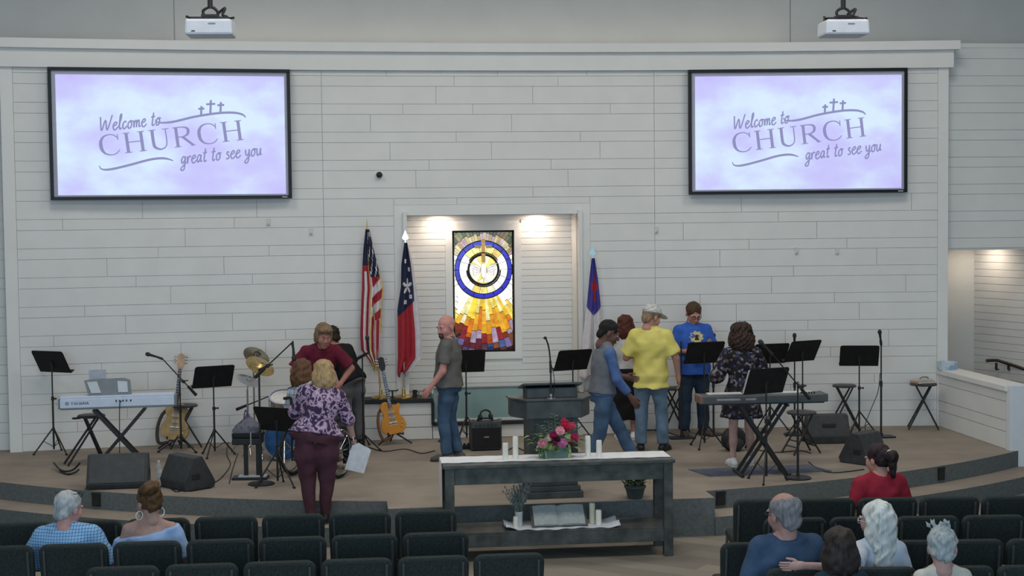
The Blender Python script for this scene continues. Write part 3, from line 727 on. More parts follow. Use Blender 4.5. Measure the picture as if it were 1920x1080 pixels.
mic_stand(1496, 897, 'round-based boom stand whose boom slants to the curly-haired woman', 717, 'round', (1518, 748, 1448, 664), (-.7, .1, .75), 'microphone on the slanting boom at the curly-haired woman')
mic_stand(1490, 815, 'microphone stand hidden behind the large right music stand desk', 655, 'round', None, 1, 'microphone upright above the desk right of the curly-haired woman', (-.05, -.15, 1))
mic_stand(1652, 820, 'straight microphone stand with flat base beside the rightmost music stand', 647, 'flat', None, 1, 'rightmost microphone, tilted left on its straight stand', (-.22, -.3, .9))
mic_stand(842, 812, 'boom microphone stand behind the bald man', 652, 'round', (862, 626, 842, 636))
# ---- folding stools
STOOLS = mat('stool_seat', (.045, .046, .048), .4, var=.1, spec=.4)
def stool(px, py, top_py, yaw, label, r=.165):
    b = foot(px, py, .27); z = gy(px, top_py, b.y).z-PZ
    t = thing('folding_stool', label, 'stool', b, R_(yaw), 'black folding stools')
    MB().lathe([(r-.03, z-.035), (r, z-.03), (r+.005, z-.012), (r-.01, z), (.02, z+.004)], 28).build('seat', STOOLS, t, True)
    for sy, sx in ((-1, 1), (1, -1)):
        for q in (-1, 1):
            y0 = q*(.11 if sy < 0 else .09)
            MB().tube([(-sx*.20, y0*1.25, .008), (sx*.10, y0*.8, z-.035)], .0115, 8).build('leg', BLACKM, t, True)
        for f in (.18, .32):
            x = -sx*.20+sx*.30*f; zz = .008+(z-.04)*f; yy = (.11 if sy < 0 else .09)*(1.25-.45*f)
            MB().cyl((x, -yy, zz), (x, yy, zz), .008, n=6).build('rung', BLACKM, t, True)
    return t
stool(348, 838, 758, 10, 'black folding stool in front of the acoustic guitar')
stool(1583, 795, 721, -10, 'black folding stool against the wall behind the rightmost music stand', .16)
stool(1503, 850, 771, 15, 'black folding stool right of the dark keyboard, nearest the audience', .18)
stl = stool(1731, 796, 718, -20, 'black folding stool beside the low wall with books on its seat', .18)
stool(1262, 806, 726, 10, 'black folding stool mostly hidden behind the man in the yellow shirt', .15)
BK = [(.0, '#b9a08c', .26, .20, .028, 'tan hymn book lying on the stool by the low wall'), (.028, '#c9c2b6', .22, .17, .02, 'pale booklet on top of the tan book on the stool')]
b = stl.location; tz = gy(1731, 718, b.y).z+.004
for dz, c, w_, d_, h_, lb in BK:
    t = thing('book', lb, 'book', (b.x-.01, b.y, tz+dz), .2+dz*9)
    MB().b2(-w_/2, w_/2, -d_/2, d_/2, .003, h_-.003).build('pages', mat('pages', (.7, .68, .62), .8), t)
    MB().b2(-w_/2-.004, w_/2+.004, -d_/2-.004, d_/2+.004, 0, .003).b2(-w_/2-.004, w_/2+.004, -d_/2-.004, d_/2+.004, h_-.003, h_).b2(-w_/2-.005, -w_/2-.002, -d_/2-.004, d_/2+.004, 0, h_).build('cover', mat('cover_'+c, c, .6), t)
g_ = MB().tube(smooth_path([(-.06, -.02, 0), (-.04, -.03, .02), (0, -.02, .024), (.05, -.02, .02), (.07, 0, 0)]), .006, 6).build('reading_glasses', BLACKP); g_.location = (b.x, b.y, tz+.055); tag(g_, 'dark reading glasses lying on the books by the low wall', 'glasses')
# ---- keyboards
def xstand(t, z, span, ysep, foot):
    for q in (-1, 1):
        for s in (-1, 1):
            MB().box(((0), q*ysep+s*.022, z/2), (.035, .022, math.hypot(z, span*2)), ry(math.atan2(s*span*2, z))).build('stand_leg', BLACKM, t)
    for s in (-1, 1):
        MB().cyl((s*span, -ysep-foot, .02), (s*span, ysep+foot, .02), .02, n=8).build('stand_foot', BLACKM, t, True)
        MB().cyl((s*span, -ysep-.05, z), (s*span, ysep+.05, z), .016, n=8).build('stand_arm', BLACKM, t, True)
    MB().cyl((0, -ysep-.05, z/2), (0, ysep+.05, z/2), .028, n=12).build('stand_bolt', BLACKM, t, True)
kb = gz(228, 872, PZ)
yk = R_(4)
ks = thing('keyboard_stand', 'black folding cross stand under the white keyboard', 'stand', kb, yk)
kz = gy(228, 766, kb.y-.15).z-PZ
xstand(ks, kz-.018, .30, .10, .12)
k1 = thing('digital_piano', 'white digital piano seen from behind, with a dark music rest', 'keyboard', kb+Vector((-.02, 0, kz)), yk)
KW = mat('keyboard_white', (.60, .68, .82), .4, var=.02); KG = mat('keyboard_grey', (.20, .23, .25), .45, var=.04)
MB().b2(-.67, .67, -.145, .15, .02, .135).build('body', KW, k1, bevel=.01)
MB().b2(-.665, .665, -.135, .145, 0, .02).build('underside', KG, k1)
MB().b2(-.67, .67, -.143, .05, .13, .162).build('top_deck', KW, k1, bevel=.008)
MB().b2(.672, .69, -.14, .15, .01, .13).b2(-.69, -.672, -.14, .15, .01, .13).build('end_cheek', KG, k1, bevel=.005)
kk = MB()
for i in range(44): kk.b2(-.61+i*.0277, -.61+i*.0277+.026, .05, .148, .135, .144)
kk.build('white_keys', mat('ivory', (.75, .75, .72), .35), k1)
kk = MB()
for i in range(43):
    if i % 7 not in (2, 6): kk.b2(-.591+i*.0277, -.591+i*.0277+.014, .05, .10, .144, .152)
kk.build('black_keys', BLACKP, k1)
rot = rx(R_(-14)); o = Vector((-.12, -.10, .16))
rest = [(-.27, .185), (-.2, .20), (.2, .205), (.27, .18), (.29, 0), (-.22, 0)]
m = MB(); m.prism(rest[::-1], o, (1, 0, 0), rot @ Vector((0, 0, 1)), .012); mr = m.build('music_rest', KG, k1)
for xs in ([(-.235, .165), (-.12, .17), (-.07, .03), (-.185, .03)], [(.12, .17), (.235, .16), (.245, .03), (.13, .03)]):
    MB().prism(xs[::-1], o+Vector((0, -.004, 0)), (1, 0, 0), rot @ Vector((0, 0, 1)), .018).build('cut_out', mat('rest_gap', (.55, .60, .66), .6, var=.03), mr)
lg = MB()
LB = {'Y': [[(0, 1), (.4, .5), (.8, 1)], [(.4, .5), (.4, 0)]], 'A': [[(0, 0), (.4, 1), (.8, 0)], [(.18, .35), (.62, .35)]], 'M': [[(0, 0), (0, 1), (.45, .2), (.9, 1), (.9, 0)]], 'H': [[(0, 0), (0, 1)], [(.75, 0), (.75, 1)], [(0, .5), (.75, .5)]]}
x = 0
for ch in 'YAMAHA':
    for s in LB[ch]: stroke(lg, [(a+x, b_) for a, b_ in s], .24, (-.54, .062), (.032, 0), (0, .036), -.1465, 1)
    x += 1.12
stroke(lg, [(math.cos(R_(30*k))*.5, .5+math.sin(R_(30*k))*.5) for k in range(13)], .18, (-.585, .062), (.036, 0), (0, .036), -.1465, 1)
for k in range(3): stroke(lg, [(0, .5), (math.cos(R_(90+120*k))*.42, .5+math.sin(R_(90+120*k))*.42)], .14, (-.585, .062), (.036, 0), (0, .036), -.1465, 1)
lg.build('lettering', mat('logo_grey', (.09, .11, .16), .5), k1)
m = MB(); 
for xx in (-.02, .02, .06, .10, .15): m.b2(xx, xx+.015, -.152, -.145, .085, .105)
m.build('sockets', BLACKP, k1)
MB().tube(smooth_path([(.05, -.152, .09), (.03, -.19, .05), (.02, -.18, -.3), (.02, -.17, -kz+.02), (.1, -.2, -kz+.01)]), .006, 6).build('power_cord', BLACKP, k1, True)
# white stool bench beside it
bs = gz(158, 870, PZ)
kst = thing('folding_stool', 'black folding keyboard stool with a cable over its foot, left of the floor monitor', 'stool', bs, R_(25), 'black folding stools')
zt = gy(171, 778, bs.y).z-PZ
MB().lathe([(.13, zt-.035), (.165, zt-.03), (.17, zt-.012), (.155, zt), (.02, zt+.004)], 28, (.10, 0, 0)).build('seat', STOOLS, kst, True)
MB().b2(-.13, -.04, -.04, .02, zt-.04, zt-.02).build('latch', BLACKP, kst)
for q in (-1, 1):
    MB().tube([(-.22, q*.09, .012), (.18, q*.05, zt-.03)], .014, 8).build('leg', BLACKM, kst, True)
    MB().tube([(.24, q*.07, .012), (.02, q*.04, zt-.03)], .014, 8).build('leg', BLACKM, kst, True)
pc = gz(122, 885, PZ)
cb = MB().tube(smooth_path([gz(101, 868, PZ+.06), gz(112, 880, PZ+.04), gz(124, 884, PZ+.03), gz(138, 880, PZ+.05), gz(150, 868, PZ+.13)], 6), .012, 8).tube(smooth_path([gz(112, 882, PZ+.02), gz(125, 889, PZ+.01), gz(140, 886, PZ+.03), gz(148, 880, PZ+.06)], 6), .012, 8)
tag(cb.build('cable', BLACKP, None, True), 'thick black cable looped on the floor at the left stool foot', 'cable')
dk = gz(1428, 889, PZ); dz = gy(1428, 757, dk.y-.1).z-PZ; yd = R_(-2)
d1_ = thing('keyboard_stand', 'black folding cross stand under the dark keyboard', 'stand', dk, yd); xstand(d1_, dz-.018, .27, .10, .12)
k2 = thing('stage_keyboard', 'dark grey synthesizer keyboard in front of the curly-haired woman', 'keyboard', dk+Vector((0, 0, dz)), yd)
DK = mat('synth_grey', (.085, .09, .095), .4, var=.06)
MB().b2(-.71, .71, -.15, .15, .01, .10).build('body', DK, k2, bevel=.012)
MB().b2(-.745, -.70, -.152, .152, .012, .105).build('end_cheek', mat('cheek_red', (.20, .11, .10), .5), k2, bevel=.012)
MB().b2(.70, .735, -.152, .152, .012, .105).build('end_cheek', DK, k2, bevel=.012)
MB().b2(-.69, .69, -.14, .14, .0, .012).build('underside', BLACKP, k2)
MB().b2(-.55, -.28, -.153, -.149, .05, .07).b2(-.22, -.1, -.153, -.149, .05, .07).build('lettering', mat('logo_pale', (.3, .31, .32), .5), k2)
m = MB()
for i in range(14): m.b2(.05+i*.04, .075+i*.04, -.153, -.148, .025, .05)
m.build('sockets', mat('socket_teal', (.05, .10, .12), .4), k2)
kk = MB()
for i in range(44): kk.b2(-.61+i*.0277, -.61+i*.0277+.026, .02, .148, .10, .108)
kk.build('white_keys', MATS['ivory'], k2)
m = MB()
for i in range(6): m.cyl((.45+i*.03, -.05, .10), (.45+i*.03, -.05, .12), .009, n=8)
m.build('knobs', BLACKP, k2)
# ---- guitars
def guitar(name, label, base, lean, yaw, bodycol, headcol, strap=None, cut=True, s=1.0, ncol=(.06, .035, .02)):
    """electric guitar leaning on a stand; the body faces the hall"""
    t = thing(name, label, 'guitar', base, R_(yaw)); rot = ry(R_(lean)) @ rx(R_(-8))
    def P(x, y, z): return rot @ (Vector((x, y, z))*s)
    half = [(0, -.02), (.09, -.012), (.15, .03), (.165, .09), (.15, .16), (.115, .21), (.105, .25), (.12, .30), (.135, .335), (.12, .37) if cut else (.10, .39), (.07, .345 if cut else .41), (.035, .37 if cut else .415)]
    lft = [(-a, b_) for a, b_ in [(.09, -.012), (.15, .03), (.165, .09), (.15, .16), (.115, .21), (.105, .25), (.125, .31), (.125, .36), (.10, .40), (.05, .415)]]
    poly = [(p.x, p.z) for p in smooth_path([(a, 0, b_) for a, b_ in half+lft[::-1]+[half[0]]], 3)][:-1]
    m = MB(); m.prism([(a*s, b_*s) for a, b_ in poly], P(0, .025, 0), rot @ Vector((1, 0, 0)), rot @ Vector((0, 0, 1)), .055*s)
    bd = m.build('body', bodycol, t, bevel=.008)
    m = MB(); m.prism([(-.024*s, .33*s), (.024*s, .33*s), (.020*s, .82*s), (-.020*s, .82*s)], P(0, -.032, 0), rot @ Vector((1, 0, 0)), rot @ Vector((0, 0, 1)), .014*s)
    nk = m.build('neck', mat(label[:12]+'neck', ncol, .5), t)
    fm = MB()
    for k in range(14): fm.box(P(0, -.048, .40+k*.031), (.042*s, .004, .004), rot)
    fm.build('frets', CHROME, nk)
    m = MB(); m.prism([(a*s, b_*s) for a, b_ in ((-.024, .82), (.024, .82), (.045, .88), (.038, .99), (0, 1.01), (-.038, .99), (-.045, .88))], P(0, -.02, 0), rot @ Vector((1, 0, 0)), rot @ Vector((0, 0, 1)), .016*s)
    hd_ = m.build('headstock', headcol, t)
    for q in (-1, 1):
        for k in range(3): MB().cyl(P(q*.036, -.028, .89+.035*k), P(q*.066, -.028, .90+.035*k), .008*s, n=8).sph(P(q*.07, -.028, .90+.035*k), .013*s, 8).build('tuning_peg', CHROME, hd_, True)
    for zz in (.27, .20): MB().box(P(0, -.036, zz), (.085*s, .012, .035*s), rot).build('pickup', mat('pickup_cream', (.5, .42, .28), .5), bd, bevel=.003)
    MB().box(P(0, -.04, .135), (.10*s, .014, .014), rot).cyl(P(-.05, -.03, .10), P(.05, -.03, .10), .006, n=6).build('bridge', CHROME, bd)
    for zz, xx in ((.07, .105), (.12, .12)): MB().cyl(P(xx, -.03, zz), P(xx, -.046, zz), .012*s, n=10).build('knob', GOLD, bd)
    st_ = MB()
    for k in range(6): st_.cyl(P(-.016+.0064*k, -.05, .13), P(-.014+.0056*k, -.05, .83), .0012, n=4)
    st_.build('strings', CHROME, t)
    if strap: MB().tube(smooth_path([P(-.11, .03, .34), P(-.17, .0, .26), P(-.20, -.03, .1), P(-.17, -.03, -.06), P(-.06, 0, -.05)], 6), .02*s, 6).build('strap', strap, t, True)
    return t
def gstand(label, base, yaw):
    t = thing('guitar_stand', label, 'stand', base, R_(yaw))
    for a in (200, 340, 90):
        e = Vector((math.cos(R_(a)), math.sin(R_(a)), 0)); MB().tube([(0, .05, .16), (e.x*.24, .05+e.y*.22, .01)], .011, 8).build('leg', BLACKM, t, True)
    MB().cyl((0, .05, .12), (0, .10, .70), .011, n=8).build('post', BLACKM, t, True)
    for q in (-1, 1): MB().tube([(0, .04, .15), (q*.09, .02, .14), (q*.10, -.06, .14), (q*.10, -.07, .17)], .010, 8).build('cradle_arm', BLACKM, t, True)
    MB().tube([(-.06, .03, .72), (-.06, .09, .70), (.06, .09, .70), (.06, .03, .72)], .009, 8).build('yoke', BLACKM, t, True)
    return t
sun = ramp_mat('sunburst', 'noise', [(0, '#b0601c'), (.5, '#d69030'), (1, '#c87820')], 6, .25, 'LINEAR')
gb = foot(740, 818, .33)
gstand('low black stand holding the sunburst electric guitar', gb, 10)
guitar('electric_guitar', 'sunburst electric guitar on a stand before the flags', gb+Vector((0, -.03, .165)), -9, 8, sun, BLACKP, mat('strap_brown', (.16, .08, .04), .6))
gb = foot(330, 834, .34)
gstand('low black stand holding the guitar behind the stool', gb, -5)
guitar('acoustic_guitar', 'honey-coloured acoustic guitar with a pale headstock behind the stool', gb+Vector((-.02, -.03, .14)), 5, -6, mat('spruce', (.42, .28, .12), .35, var=.1), mat('maple_head', (.52, .34, .22), .5, var=.1), mat('strap_dark', (.05, .04, .035), .6), False, 1.10)
# ---- floor monitors, amplifier
SPK = mat('speaker_case', (.045, .049, .052), .55, var=.1, bump=.15, bscale=120); GRL = mat('speaker_grille', (.075, .082, .086), .6, .2, var=.06, bump=.5, bscale=420)
def wedge(loc, yaw, label, w_=.62, kind='front'):
    t = thing('floor_monitor', label, 'speaker', loc, R_(yaw), 'floor monitor speakers')
    prof = [(-.20, 0), (.17, 0), (.20, .06), (.06, .36), (-.08, .38), (-.22, .10)]          # (y,z): grille face leans back on -y..
    if kind == 'front': prof = [(-.17, .0), (.20, .0), (.22, .10), (.10, .36), (-.02, .37), (-.20, .06)]
    m = MB(); m.prism(prof, (-w_/2, 0, 0), (0, 1, 0), (0, 0, 1), w_); m.build('case', SPK, t, bevel=.012)
    a, b_ = (Vector((0, -.195, .07)), Vector((0, -.03, .36)))
    d = b_-a; n = Vector((0, -d.z, d.y)).normalized()
    m = MB(); m.prism([(-w_/2+.03, .01), (w_/2-.03, .01), (w_/2-.03, .98), (-w_/2+.03, .98)], a+n*.001, (1, 0, 0), d, -.010 if False else .010); m.build('grille', GRL, t)
    for q in (-1, 1):
        MB().b2(q*w_/2-.008, q*w_/2+.008, .02, .12, .12, .18).build('handle_recess', BLACKP, t, bevel=.004)
        MB().b2(q*w_/2-.05-.02*q, q*w_/2+.02*-q, -.12, .16, -.0, .004).build('foot', BLACKP, t)
    return t
wedge(gz(223, 912, PZ), 2, 'wide floor monitor with its grille towards the seats, behind the grey-haired man', .66)
wedge(gz(354, 913, PZ), 130, 'angled floor monitor at the stage edge left of the drums, seen end-on', .48)
w3 = wedge(gz(1548, 828, PZ), 176, 'olive-black floor monitor lying near the right stools, handle side showing', .54)
MB().b2(-.09, .09, .155, .175, .20, .26).build('back_handle', BLACKP, w3, bevel=.01)
wedge(gz(1617, 866, PZ), 215, 'dark floor monitor at the right stage edge behind the woman in red', .42)
ab_ = gz(912, 845, PZ)
am = thing('guitar_amplifier', 'black square guitar amplifier on the stage behind the left candles', 'amplifier', ab_, R_(2))
MB().b2(-.20, .20, -.02, .20, .015, .37).build('cabinet', SPK, am, bevel=.015)
MB().b2(-.18, .18, -.032, -.02, .04, .29).build('grille_cloth', mat('amp_cloth', (.018, .019, .018), .8, bump=.6, bscale=400), am, bevel=.004)
MB().b2(-.19, .19, -.026, .0, .30, .355).build('control_panel', GREYM, am)
for k in range(6): MB().cyl((-.13+k*.05, -.026, .328), (-.13+k*.05, -.045, .328), .012, n=10).build('knob', BLACKP, am)
MB().b2(-.03, .03, -.036, -.032, .17, .19).build('badge', CHROME, am)
MB().tube(smooth_path([(-.09, .09, .37), (-.08, .09, .40), (.08, .09, .40), (.09, .09, .37)]), .013, 8).build('handle', BLACKP, am, True)
for q in (-1, 1):
    for y in (.02, .17): MB().cyl((q*.16, y, 0), (q*.16, y, .02), .018, n=8).build('foot', BLACKP, am)
    MB().tube([(q*.19, -.02, .36), (q*.195, 0, .40), (q*.15, .02, .395)], .006, 6).build('corner', GREYM, am)
pdl = thing('headphones', 'black headphones left on top of the amplifier', 'headphones', ab_+Vector((0, .08, .385)), .3)
MB().tube(smooth_path([(-.075, 0, .03), (-.06, 0, .10), (0, 0, .125), (.06, 0, .10), (.075, 0, .03)]), .012, 8).build('band', BLACKP, pdl, True)
for q in (-1, 1): MB().cyl((q*.09, 0, .035), (q*.055, 0, .035), .036, n=14).build('ear_cup', BLACKP, pdl, True)
# ---- drums
def cymbal_stand(px, py, cpx, cpy, r, tilt, label, colm):
    b = gz(px, py, PZ); c = gy(cpx, cpy, b.y)-b
    t = thing('cymbal_stand', label, 'cymbal', b, 0, 'cymbals of the drum kit')
    rot = rz(R_(tilt[2])) @ ry(R_(tilt[0])) @ rx(R_(tilt[1]))
    MB().lathe([(r, -.006), (r*.6, .012), (.05, .022), (.035, .04), (.008, .046)], 36, c, rot, cap=False).build('cymbal', colm, t, True)
    MB().cyl((0, 0, .1), (0, 0, c.z-.12), .012, n=8).build('pole', CHROME, t, True)
    MB().cyl((0, 0, c.z-.14), c+Vector((0, 0, .05)), .008, n=8).sph(c+rot @ Vector((0, 0, .06)), .014, 8).build('tilter', CHROME, t, True)
    for k in range(3):
        a = R_(40+120*k); MB().tube([(0, 0, .30), (math.cos(a)*.24, math.sin(a)*.24, .01)], .009, 8).build('leg', CHROME, t, True)
    return t
cymbal_stand(488, 858, 488, 686, .19, (24, 30, 10), 'bronze ride cymbal tilted on its stand beside the raised boom', GOLD)
cymbal_stand(478, 838, 481, 668, .18, (38, -35, 15), 'pale crash cymbal turned up behind the bronze one', mat('pale_cymbal', (.60, .56, .46), .28, 1, var=.08))
cymbal_stand(466, 850, 466, 713, .165, (24, 16, 5), 'silver hi-hat cymbal lowest on the left of the drum kit', mat('silver_cymbal', (.45, .46, .47), .3, 1, var=.08))
BLUED = mat('blue_drum', (.05, .17, .42), .2, .35, var=.2, scale=8)
def drum(label, loc, r, d, rot, shell, hm=None):
    t = thing('drum', label, 'drum', loc)
    MB().lathe([(r, -d/2), (r, d/2)], 32, (0, 0, 0), rot).build('shell', shell, t, True)
    for s in (-1, 1):
        MB().lathe([(r+.004, s*d/2-.012), (r+.014, s*d/2-.012), (r+.014, s*d/2+.012), (r-.004, s*d/2+.012)], 32, (0, 0, 0), rot, cap=False).build('hoop', CHROME, t, True)
        MB().lathe([(r-.004, s*d/2), (.01, s*d/2+.002)], 32, (0, 0, 0), rot).build('head', hm or mat('drum_head', (.66, .65, .62), .5), t)
    for k in range(8):
        a = R_(45*k); MB().cyl(rot @ Vector(((r+.014)*math.cos(a), (r+.014)*math.sin(a), -d/2)), rot @ Vector(((r+.014)*math.cos(a), (r+.014)*math.sin(a), d/2)), .006, n=6).build('tension_rod', CHROME, t)
    return t
bd = gz(525, 866, PZ)
drum('blue bass drum behind the low music stand', bd+Vector((.06, .25, .262)), .25, .38, rx(R_(90)), BLUED, BLUED)
drum('small blue tom drum over the bass drum, hidden by the seated woman', bd+Vector((.12, .3, .66)), .14, .20, rx(R_(20)), BLUED)
sd = drum('white snare drum glinting left of the seated woman', bd+Vector((.06, -.02, .74)), .165, .14, rx(R_(25)), CHROME)
MB().cyl((0, 0, -.05), (0, 0, -.735), .012, n=8).build('stand_pole', CHROME, sd, True)
for k in range(3):
    a = R_(30+120*k); MB().tube([(0, 0, -.48), (math.cos(a)*.22, math.sin(a)*.22, -.73)], .009, 8).build('stand_leg', CHROME, sd, True)
pb = gz(470, 898, PZ); pz = gy(468, 832, pb.y).z-PZ
pt = thing('sound_module', 'black box-shaped drum module on a dark stand left of the low music stand', 'equipment', pb, R_(-6))
MB().b2(-.19, .14, -.10, .14, pz, pz+.075).build('case', BLACKP, pt, bevel=.008)
MB().b2(-.19, .15, -.10, .14, pz+.08, pz+.135).build('upper_case', mat('module_dark', (.01, .01, .011), .35), pt, bevel=.008)
MB().b2(.02, .035, -.104, .10, pz-.005, pz+.14).build('tie_band', mat('tie_grey', (.3, .3, .3), .7), pt)
for x in (-.05, .09): MB().b2(x-.022, x+.022, -.02, .03, .02, pz).build('column', BLACKM, pt)
MB().b2(-.20, .20, -.09, .09, 0, .03).build('base', BLACKM, pt, bevel=.005)
MB().b2(-.13, .19, -.06, .06, .03, .045).build('base_plate', mat('plate_white', (.55, .56, .58), .5), pt)
bg = thing('gig_bag', 'crumpled purple-grey cloth bag lying on the drum module', 'bag', pb+Vector((-.02, .02, pz+.135)), 0)
m = MB().lathe([(.16, 0), (.165, .03), (.12, .09), (.06, .15), (.02, .19), (.006, .24)], 14, (0, 0, 0)); m.v = [(x*(1+.15*math.sin(5*z*9+x*30)), y*.6, z) for x, y, z in m.v]; m.build('cloth', ramp_mat('bag_cloth', 'noise', [(0, '#4a4a55'), (.5, '#6f6f7a'), (.6, '#54545f')], 12, interp='LINEAR'), bg, True)
MB().tube(smooth_path([(-.05, 0, .1), (-.02, -.05, .26), (.02, 0, .12)]), .008, 6).build('drawstring', mat('cord_violet', (.12, .09, .2), .7), bg, True)
# ---- pulpit with its gooseneck
pu = gz(1041, 936, PZ)+Vector((0, .30, 0)); PUW = mat('pulpit_wood', (.058, .068, .069), .38, var=.15, scale=7, spec=.4)
pul = thing('pulpit', 'dark wooden pulpit with stepped base and wide slanted top', 'lectern', pu, R_(2))
def pz_(py): return gy(1035, py, pu.y-.25).z-PZ
z_sh, z_sb, z_tp = pz_(752), pz_(785), pz_(724)
for i, (hw, hd, a, b_) in enumerate(((.30, .27, 0, .07), (.275, .245, .07, .125), (.25, .22, .125, .175))): MB().b2(-hw, hw, -hd, hd, a, b_).build('base_step', PUW, pul, bevel=.008)
MB().b2(-.215, .215, -.18, .18, .175, z_sb).build('column', PUW, pul, bevel=.01)
MB().b2(-.15, .15, -.192, -.178, .25, z_sb-.06).build('front_panel', PUW, pul, bevel=.008)
MB().b2(-.26, -.20, -.20, .2, .175, z_sb).b2(.20, .26, -.20, .2, .175, z_sb).build('corner_post', PUW, pul, bevel=.008)
pl = [(-.44, 0), (-.30, -.26), (.30, -.26), (.44, 0), (.44, .2), (-.44, .2)]
m = MB(); m.prism([(a*.97, b_*.97) for a, b_ in pl], (0, 0, z_sb), (1, 0, 0), (0, 1, 0), z_sh-z_sb); m.build('apron', PUW, pul, bevel=.006)
m = MB(); m.prism([(a*1.02, b_*1.02) for a, b_ in pl], (0, 0, z_sh), (1, 0, 0), (0, 1, 0), .022); m.build('shelf', PUW, pul, bevel=.006)
MB().b2(-.27, .27, -.14, .16, z_sh+.022, z_tp-.03).build('book_box', PUW, pul, bevel=.006)
MB().box((0, .0, z_tp-.02), (.64, .36, .025), rx(R_(-12))).build('slant_top', PUW, pul, bevel=.005)
gm = thing('gooseneck_microphone', 'black gooseneck microphone clipped to the pulpit', 'microphone', pu+Vector((-.02, -.2, z_sh+.022)), 0)
zt = pz_(634)-z_sh-.02
MB().lathe([(.06, 0), (.06, .015), (.02, .03), (.014, .05)], 20).build('base', CHROME, gm, True)
MB().tube(smooth_path([(0, 0, .02), (0, 0, zt*.4), (-.005, 0, zt*.65), (-.02, .0, zt*.85), (-.05, -.02, zt*.985)]), .0085, 8).build('neck', BLACKM, gm, True)
MB().cyl((0, 0, zt*.42), (-.003, 0, zt*.62), .014, .012, n=10).build('grip', BLACKP, gm, True)
MB().sph((-.06, -.03, zt), (.02, .02, .016), 12).build('capsule', BLACKP, gm, True)
MB().tube(smooth_path([(.0, .0, zt*.6), (.03, .0, zt*.4), (.04, .01, .15), (.03, .05, .03)]), .004, 6).build('cable', BLACKP, gm, True)
# ---- communion table
TX0, TX1, TY0, TY1, TZ = .955, 3.205, 13.83, 14.38, .965
tb = thing('communion_table', 'long dark wooden table with a lower shelf before the stage', 'table', ((TX0+TX1)/2, (TY0+TY1)/2, 0), R_(-.6))
hx, hy = (TX1-TX0)/2, (TY1-TY0)/2
MB().b2(-hx-.02, hx+.02, -hy-.02, hy+.02, TZ-.035, TZ).build('tabletop', DARKW, tb, bevel=.006)
for y in (-hy+.03, hy-.05): MB().b2(-hx+.06, hx-.06, y, y+.025, TZ-.20, TZ-.035).build('apron', DARKW, tb, bevel=.003)
for x in (-hx+.03, hx-.055): MB().b2(x, x+.025, -hy+.06, hy-.06, TZ-.20, TZ-.035).build('apron', DARKW, tb, bevel=.003)
for sx in (-1, 1):
    for sy in (-1, 1): MB().b2(sx*(hx-.045)-.045, sx*(hx-.045)+.045, sy*(hy-.045)-.045, sy*(hy-.045)+.045, 0, TZ-.035).build('leg', DARKW, tb, bevel=.005)
MB().b2(-hx+.03, hx-.03, -hy+.03, hy-.03, .255, .29).build('shelf', DARKW, tb, bevel=.004)
MB().b2(-hx+.09, hx-.09, -hy+.01, -hy+.035, .15, .27).build('shelf_rail', DARKW, tb, bevel=.003); MB().b2(-hx+.09, hx-.09, hy-.035, hy-.01, .15, .27).build('shelf_rail', DARKW, tb, bevel=.003)
tc_ = tb.location
rn = MB(); N = 40
xs = [-hx-.026+(2*hx+.03)*i/N for i in range(N+1)]
pth = [(-hx-.032, TZ-.42), (-hx-.034, TZ-.2), (-hx-.03, TZ-.01)]+[(x, TZ+.004+.0015*math.sin(i*1.7)) for i, x in enumerate(xs)]
vs = []
for i, (x, z) in enumerate(pth):
    for y in (-.16+.004*math.sin(i*.9), .19): vs += [(x, y, z), (x, y, z+.004)]
fs = []
for i in range(len(pth)-1):
    a = 4*i; b_ = a+4; fs += [(a, b_, b_+2, a+2), (a+1, a+3, b_+3, b_+1), (a, a+1, b_+1, b_), (a+2, b_+2, b_+3, a+3)]
rn.add(vs, fs); o = rn.build('table_runner', CLOTHW, None, True); o.location = (tc_.x, tc_.y, 0); o.rotation_euler = tb.rotation_euler
tag(o, 'white cloth runner along the dark table, hanging over its left end', 'cloth')
WAX = mat('candle_wax', (.80, .77, .70), .5, var=.02); WAXC = mat('candle_wax_cream', (.74, .70, .52), .5, var=.02)
def candle(px, base_z, y, h, r, label, m_=None, x=None):
    p = gy(px, 700, y); t = thing('candle', label, 'candle', (p.x, y, base_z), 0, 'white pillar candles')
    MB().lathe([(r, 0), (r, h-.012), (r-.004, h), (r-.008, h-.002), (r-.012, h-.014), (.003, h-.016)], 20).build('wax', m_ or WAX, t, True)
    MB().cyl((0, 0, h-.016), (.002, 0, h+.008), .0022, n=6).build('wick', BLACKP, t)
ty = tc_.y
candle(946, TZ+.008, ty-.06, .165, .028, 'shorter of the two white candles left of the flowers'); candle(965, TZ+.008, ty+.02, .215, .028, 'taller of the two white candles left of the flowers')
candle(1101, TZ+.008, ty+.02, .20, .028, 'taller of the two white candles right of the flowers'); candle(1122, TZ+.008, ty-.06, .165, .028, 'shorter of the two white candles right of the flowers')
candle(964, .298, ty-.12, .115, .026, 'short white candle on the shelf beside the little vase'); candle(1108, .298, ty-.02, .205, .030, 'tall cream candle on the shelf right of the open book', WAXC); candle(1120, .298, ty-.10, .15, .030, 'white candle on the shelf, right of the cream one')
